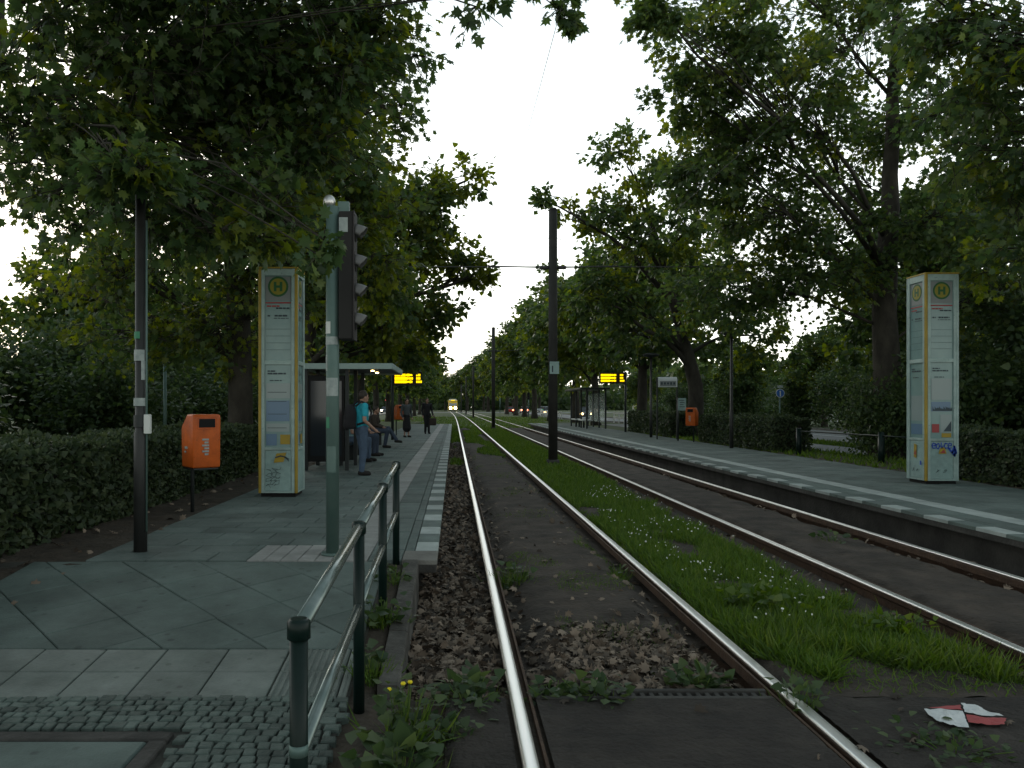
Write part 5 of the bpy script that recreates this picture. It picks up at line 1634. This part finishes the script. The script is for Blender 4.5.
# sprays reaching over the tracks at the top of the picture
custom_tree('plane tree standing left of the camera with thin twigs reaching over the tracks', (-5.6, 1.5, .0),
    [(-5.6, 1.5, .0, .32), (-5.5, 1.6, 2.6, .28), (-5.0, 2.2, 5.2, .20), (-3.8, 4.0, 7.2, .10), (-3.0, 5.0, 8.0, .04)],
    [LB(562, 10, 10.2, 30, 14, 4, .11), LB(528, -14, 9.8, 40, 12, 4, .15), LB(600, -12, 10.5, 26, 10, 3, .12), ((-3.5, 6.0, 7.9), (2.2, 2, 1.2), 34, .45), ((-1.2, 7.6, 7.9), (1.4, 1.6, .8), 14, .4), ((-6.5, 2, 7), (2.4, 2.4, 2), 50, .5), ((-4.5, -1, 7), (2.4, 2.4, 2), 50, .5)],
    LEAF_LOBED, (.10, .17), NEAR, GL, per_clump=30, yellow=.10, limb_r=.03, min_attach=4.6)
custom_tree('plane tree with slanting trunk behind the orange bin on the right platform', (10.3, 34, .15),
    [(10.3, 34, .0, .36), (10.25, 34, 2.4, .31), (9.6, 34, 5.0, .22), (8.6, 34, 8.5, .12), (8.0, 34, 11, .05)],
    [LB(625, 160, 32, 34, 28, 16, .44), LB(598, 210, 32, 32, 26, 13, .40), LB(552, 203, 31, 16, 14, 4, .28), LB(650, 235, 33, 50, 42, 32, .48), LB(618, 295, 33, 44, 34, 26, .46), LB(700, 300, 34, 55, 36, 28, .46), LB(588, 295, 32, 16, 20, 6, .34), LB(690, 225, 33, 50, 44, 26, .48), LB(640, 335, 34, 60, 22, 24, .44), LB(760, 335, 35, 55, 24, 20, .44), LB(690, 150, 33, 50, 34, 16, .46)],
    LEAF_MID, (.14, .25), MIDM, GR, per_clump=62, yellow=.22, limb_r=.09)
# row trees farther away: three prototypes copied along the avenue
protos = []
def proto_tree(seed, hgt, cr_, label, group, base):
    random.seed(seed)
    tr = [(0, 0, -.1, .30), (.05, 0, 2.6, .26), (.1, .1, hgt * .45, .19), (.0, .1, hgt * .75, .10), (0, 0, hgt * .92, .04)]
    lb = []
    for k in range(11):
        a = k * 2.4 + random.uniform(-.4, .4)
        f = random.uniform(.35, .62) * cr_
        z = hgt * (.36 + .045 * k) + random.uniform(-.4, .4)
        f *= 1.0 if k < 7 else .6
        lb.append(((f * math.cos(a), f * math.sin(a), z), (cr_ * .46, cr_ * .46, hgt * .12), 17, .60))
    lb.append(((0, 0, hgt * .62), (cr_ * .6, cr_ * .6, hgt * .25), 46, .62))
    mb, cm = tree_parts(tr, lb, LEAF_MID, (.22, .36), MIDM, per_clump=62, twig=.3, yellow=.25, twiglets=False)
    t = thing('plane_tree', label, 'tree', base, 0, group)
    mb.build('trunk', M['bark'], t); link('crown', cm, t)
    return t
ROWS = []
for y in (43, 56, 69, 83, 98, 114, 132, 152): ROWS.append((10.2 + random.uniform(-.3, .3), y + random.uniform(-1, 1), random.uniform(.95, 1.05) * (1.0 if y < 60 else 1.18), 'plane tree of the row behind the far part of the right platform', GR + ' far part'))
for y in (40, 53, 66, 79, 93, 108, 126, 146, 170): ROWS.append((-6.3 + random.uniform(-.3, .3), y + random.uniform(-1, 1), random.uniform(.88, .98), 'plane tree of the row beyond the left shelter along the track', GL + ' far part'))
for y in (30, 40, 52, 66, 82, 100): ROWS.append((24 + random.uniform(-1, 1), y, random.uniform(.5, .62), 'tree on the far side of the right road', 'trees across the right road'))
for (x, y) in ((21, 15), (24, 22), (18.5, 30), (25.5, 29)): ROWS.append((x, y, .62 if y < 25 else .88, 'tree in the park at the right edge beyond the tall pillar', 'trees at the right edge'))
for (x, y) in ((-13.5, 30), (-11.5, 36), (-25, 36), (-22, 50), (-22, 64), (-23, 80), (-23, 98), (-23, 118)): ROWS.append((x, y, random.uniform(.6, .75), 'tree in the park beyond the left hedge', 'trees beyond the left hedge'))
for (x, y, s) in ((-14, 215, 1.2), (-9, 235, 1.5), (9.5, 222, 1.5), (16, 215, 1.6), (24, 225, 1.4), (4.5, 262, 1.3), (-3, 275, 1.15), (10, 270, 1.5)): ROWS.append((x, y, s, 'tree beyond the far junction behind the tram', 'trees behind the tram'))
for i, (x, y, s, lab, grp) in enumerate(ROWS):
    k = i % 3
    if i < 3:
        t = proto_tree(11 + i, (11.8, 12.6, 12.2)[i], (5.2, 5.6, 5.0)[i], lab, grp, (x, y, .1)); protos.append(t)
    else:
        t = copy_tree(protos[k]); t['label'] = lab; t['group'] = grp
    t.location = (x, y, ground_z(x, y)); t.rotation_euler = (0, 0, i * 2.1); t.scale = (s, s, s)

# ---------------------------------------------------------------- hedges and bushes
def hedge(label, x0, x1, y0, y1, zb, ht, n, size=(.035, .07), name='hedge', round_=.12, grp='clipped hedges behind the platforms'):
    t = thing(name, label, 'hedge', ((x0 + x1) / 2, y0, 0), 0, grp)
    ox, oy = (x0 + x1) / 2, y0
    w, l = x1 - x0, y1 - y0
    mb = MB()
    st = max(2, int(l / .5))
    mb.smooth = True
    prof = [(-w / 2 + .14, 0), (-w / 2 + .10, ht * .6), (-w / 2 + .22, ht - .14), (w / 2 - .22, ht - .14), (w / 2 - .10, ht * .6), (w / 2 - .14, 0)]
    for j in range(st + 1):
        yy = .12 + (l - .24) * j / st
        for p in prof:
            q = noise.noise(Vector((p[0] + x0, yy * 1.3, p[1]))) * .07
            mb.v.append((p[0] + q, yy, zb(ox + p[0], oy + yy) - .03 + p[1] * (1 + q)))
    for j in range(st):
        for k in range(5):
            a = j * 6 + k; mb.face([a, a + 1, a + 7, a + 6])
    mb.face(list(range(6))); mb.face([st * 6 + k for k in range(6)])
    mb.build('branches', M['twig'], t)
    A = [ht * l, ht * l, w * l, w * ht, w * ht]
    tot = sum(A)
    P, Nn = [], []
    for f, a in enumerate(A):
        k = int(n * a / tot)
        u, v = NP.random(k), NP.random(k)
        dep = np.abs(NP.normal(0, .06, k))
        if f < 2:
            s = -1 if f == 0 else 1
            p = np.column_stack([s * (w / 2 - dep), u * l, v * ht]); nn = np.tile([s, 0, .3], (k, 1))
        elif f == 2:
            p = np.column_stack([(u - .5) * w, v * l, ht - dep]); nn = np.tile([0, 0, 1.], (k, 1))
        else:
            s = -1 if f == 3 else 1
            p = np.column_stack([(u - .5) * w, (0 if s < 0 else l) - s * dep, v * ht]); nn = np.tile([0, s, .3], (k, 1))
        P.append(p); Nn.append(nn)
    P = np.concatenate(P); Nn = np.concatenate(Nn); N = len(P)
    bump_ = np.array([noise.noise(Vector((p[0] * 1.6 + x0, p[1] * 1.6, p[2] * 1.6))) for p in P])
    P = P + Nn * (bump_ * .12)[:, None]
    hr = np.clip(P[:, 2] / ht, 0, 1)
    P[:, 0] *= 1 - round_ * np.clip((hr - .8) * 5, 0, 1) ** 2
    P[:, 2] += [zb(ox + p[0], oy + p[1]) for p in P]
    D = Nn * .4 + NP.normal(size=(N, 3)) * .8 + [0, 0, .2]
    Nr = Nn + NP.normal(size=(N, 3)) * .6 + [0, 0, .5]
    me = instmesh('foliage', LEAF_MID[0], LEAF_MID[1], P, frames(D, Nr), NP.uniform(*size, N), M['hedge'])
    link('foliage', me, t)
    return t
hedge('long clipped hedge along the left walkway behind the lamp post and litter bin', -5.4, -3.88, 3.4, 16.7, soil_z, .90, 68000, (.04, .085))
hedge('clipped hedge on the right starting beside the pillar with the spray tag', 8.98, 10.1, 6.2, 15.0, soil_z, .86, 36000, (.04, .085))
hedge('low clipped hedge behind the orange bin on the right platform', 9.0, 10.1, 22.6, 29.4, lambda x, y: .17, 1.02, 22000, (.05, .09))
hedge('dark clipped hedge between the right departure board and header sign frame', 9.0, 10.1, 33.5, 41.5, lambda x, y: .17, 1.05, 16000, (.06, .11))
def bush(label, base, rad, ht, n, size, grp, m='bush', low=True):
    t = thing('bush', label, 'bush', base, 0, grp)
    mb = MB()
    for k in range(6):
        a = k * 1.05; mb.tube([(0, 0, -.05), (rad * .3 * math.cos(a), rad * .3 * math.sin(a), ht * .4), (rad * .55 * math.cos(a), rad * .55 * math.sin(a), ht * .75)], [.05, .035, .012], 6)
    mb.build('stem', M['bark'], t)
    nc = 60
    c = ball_pts(nc, .40) * np.array([rad * .82, rad * .82, ht * .46]) + [0, 0, ht * .5]
    idx = np.repeat(np.arange(nc), n // nc); N = len(idx)
    loc = NP.normal(size=(N, 3)) * rad * .14
    P = c[idx] + loc; P[:, 2] = np.maximum(P[:, 2], .03)
    D = loc + NP.normal(size=(N, 3)) * .1 * rad + [0, 0, -.05]
    link('foliage', instmesh('foliage', LEAF_MID[0], LEAF_MID[1], P, frames(D, NP.normal(size=(N, 3)) * .7 + [0, 0, 1]), NP.uniform(*size, N), M[m]), t)
    return t
bl = 'shrubs beyond the left hedge'
b0 = bush('broad dark bush on the lawn beyond the left hedge', (-11.5, 16.5, .1), 2.3, 3.6, 9000, (.10, .18), bl)
k = 0
for (x, y, s, z_) in ((-14.5, 19, 1.1, 1.0), (-9.6, 22.5, .9, .9), (-12.6, 25, 1.1, 1.1), (-17.5, 22, 1.2, 1.1), (-8.2, 27, .85, .9), (-10.2, 31, 1.1, 1.0), (-20, 28, 1.3, 1.2), (-8.0, 34, 1.0, 1.0), (-8.4, 41, 1.0, 1.0), (-9.5, 48, 1.1, 1.0), (-17, 15, 1.1, 1.15)):
    c = copy_tree(b0); c.location = (x, y, .1); c.scale = (s, s, s * z_); c.rotation_euler = (0, 0, y); c['label'] = 'bushy shrub in the dark thicket beyond the left hedge'
br = 'shrubs behind the right platform'
c = copy_tree(b0); c.location = (11.2, 20.6, .1); c.scale = (.55, .55, .72); c['label'] = 'dark bush in front of the path left of the forked trunk'; c['group'] = br
c = copy_tree(b0); c.location = (12.6, 19.2, .1); c.scale = (.8, .8, .85); c['label'] = 'dark bush right beside the trunk of the forked tree'; c['group'] = br
for (x, y, s) in ((14.2, 16.8, 1.1), (16.5, 19.8, 1.5), (18.5, 15.0, 1.5), (13.8, 13.2, 1.0), (20.5, 24, 1.7),  (22, 19, 1.8)):
    c = copy_tree(b0); c.location = (x, y, .1); c.scale = (s, s, s); c.rotation_euler = (0, 0, x); c['label'] = 'bush in the thicket behind the right pillar and hedge'; c['group'] = br
for (x, y, s) in ((22.6, 29, 1.2), (23.0, 35, 1.2), (22.8, 40, 1.1), (23.5, 47, 1.1), (23.5, 54, 1.0), (23.5, 66, 1.1), (23.5, 80, 1.1)):
    c = copy_tree(b0); c.location = (x, y, .1); c.scale = (s, s, s); c.rotation_euler = (0, 0, y); c['label'] = 'bush along the far side of the right road'; c['group'] = 'shrubs across the right road'
# distant wood closing the avenue and the park edges
P = []
while len(P) < 52000:
    a = random.uniform(-1.1, 1.1)
    r_ = random.uniform(150, 240) if abs(a) > .22 else random.uniform(290, 330)
    x, y = r_ * math.sin(a), r_ * math.cos(a)
    hh = 9 + 4 * noise.noise(Vector((x * .05, y * .05, 0)))
    P.append((x, y, hh * random.random() ** 1.15 - .05))
P = np.array(P, np.float32); N = len(P)
o = link('woods', instmesh('woods', LEAF_MID[0], LEAF_MID[1], P, frames(NP.normal(size=(N, 3)), NP.normal(size=(N, 3)) + [0, 0, .6]), NP.uniform(1.1, 2.4, N), M['bush']))
tag(o, 'far wooded edge closing the avenue on every side', 'woods', kind='stuff')
# lawn blades beyond the hedges
pts = []
while len(pts) < 16000:
    y = 5 + 22 * random.random(); x = random.uniform(-13, -5.4)
    pts.append((x, y, ground_z(x, y) - .01))
while len(pts) < 30000:
    y = 13.6 + 26 * random.random(); x = random.choice((random.uniform(8.95, 10.9), random.uniform(12.9, 13.6)))
    pts.append((x, y, ground_z(x, y) - .01))
o = link('grass', blades('grass', pts, (.08, .22), 3.0, .7))
tag(o, 'uncut grass of the lawns beyond the hedges', 'grass', kind='stuff')

# ---------------------------------------------------------------- camera, sky, light
cam = bpy.data.cameras.new('camera')
co = bpy.data.objects.new('camera', cam); COL.objects.link(co)
co.location = (0, 0, H); co.rotation_euler = (R(90), 0, 0)
cam.sensor_width = 36; cam.lens = F / 1024 * 36
cam.shift_x = (512 - VX) / 1024; cam.shift_y = (VY - 384) / 1024
cam.clip_end = 3000; cam.clip_start = .05
scene.camera = co
SUN_EL, SUN_AZ = R(22), R(-25)                     # low behind the cloud, ahead and to the left
w = bpy.data.worlds.new('World'); scene.world = w; w.use_nodes = True
nt = w.node_tree
bg = nt.nodes['Background']
sky = nt.nodes.new('ShaderNodeTexSky'); sky.sky_type = 'NISHITA'; sky.sun_disc = False
sky.sun_elevation = SUN_EL; sky.sun_rotation = SUN_AZ
sky.air_density = 1.0; sky.dust_density = 2.0
tc = nt.nodes.new('ShaderNodeTexCoord')
nz = nt.nodes.new('ShaderNodeTexNoise'); nz.inputs['Scale'].default_value = 2.2; nz.inputs['Detail'].default_value = 5
nt.links.new(tc.outputs['Generated'], nz.inputs['Vector'])
cr = nt.nodes.new('ShaderNodeValToRGB')                 # cloud layer
cr.color_ramp.elements[0].color = (10.2, 11.2, 11.6, 1); cr.color_ramp.elements[1].color = (12.6, 13.2, 13.0, 1)
cr.color_ramp.elements[0].position = .3; cr.color_ramp.elements[1].position = .7
nt.links.new(nz.outputs['Fac'], cr.inputs['Fac'])
mx = nt.nodes.new('ShaderNodeMixRGB'); mx.inputs['Fac'].default_value = .8
nt.links.new(sky.outputs['Color'], mx.inputs['Color1']); nt.links.new(cr.outputs['Color'], mx.inputs['Color2'])
# evening: the cloud is bright low ahead where the sun has gone down, dim overhead and behind
sp = nt.nodes.new('ShaderNodeSeparateXYZ'); nt.links.new(tc.outputs['Generated'], sp.inputs['Vector'])
el = nt.nodes.new('ShaderNodeValToRGB'); e = el.color_ramp.elements
e[0].position = 0.0; e[0].color = (2.1, 1.98, 1.76, 1); e[1].position = 1.0; e[1].color = (.42, .50, .54, 1)
k_ = e.new(.30); k_.color = (1.75, 1.75, 1.72, 1); k_ = e.new(.55); k_.color = (.78, .87, .91, 1)
nt.links.new(sp.outputs['Z'], el.inputs['Fac'])
az = nt.nodes.new('ShaderNodeMapRange'); az.inputs['From Min'].default_value = -1; az.inputs['From Max'].default_value = 1
az.inputs['To Min'].default_value = .66; az.inputs['To Max'].default_value = 1.12
nt.links.new(sp.outputs['Y'], az.inputs['Value'])
m1 = nt.nodes.new('ShaderNodeMixRGB'); m1.blend_type = 'MULTIPLY'; m1.inputs['Fac'].default_value = 1
nt.links.new(mx.outputs['Color'], m1.inputs['Color1']); nt.links.new(el.outputs['Color'], m1.inputs['Color2'])
m2 = nt.nodes.new('ShaderNodeVectorMath'); m2.operation = 'SCALE'
nt.links.new(m1.outputs['Color'], m2.inputs[0]); nt.links.new(az.outputs['Result'], m2.inputs['Scale'])
nt.links.new(m2.outputs['Vector'], bg.inputs['Color'])
bg.inputs['Strength'].default_value = .10
sl = bpy.data.lights.new('sun', 'SUN'); sl.energy = .5; sl.angle = R(20); sl.color = (1, .94, .86)
so = bpy.data.objects.new('sun', sl); COL.objects.link(so)
dirv = Vector((math.sin(SUN_AZ) * math.cos(SUN_EL), math.cos(SUN_AZ) * math.cos(SUN_EL), math.sin(SUN_EL)))
so.rotation_euler = dirv.to_track_quat('Z', 'Y').to_euler()
so.location = (0, 0, 40)
vs = scene.view_settings
scene.display_settings.display_device = 'sRGB'
vs.view_transform = 'Standard'; vs.look = 'None'; vs.gamma = 1; vs.exposure = -0.24; vs.use_curve_mapping = False
scene.render.engine = 'CYCLES'
scene.cycles.max_bounces = 6; scene.cycles.diffuse_bounces = 3; scene.cycles.glossy_bounces = 3
scene.cycles.transmission_bounces = 4; scene.cycles.transparent_max_bounces = 8
scene.cycles.use_denoising = True
scene.cycles.sample_clamp_indirect = 8
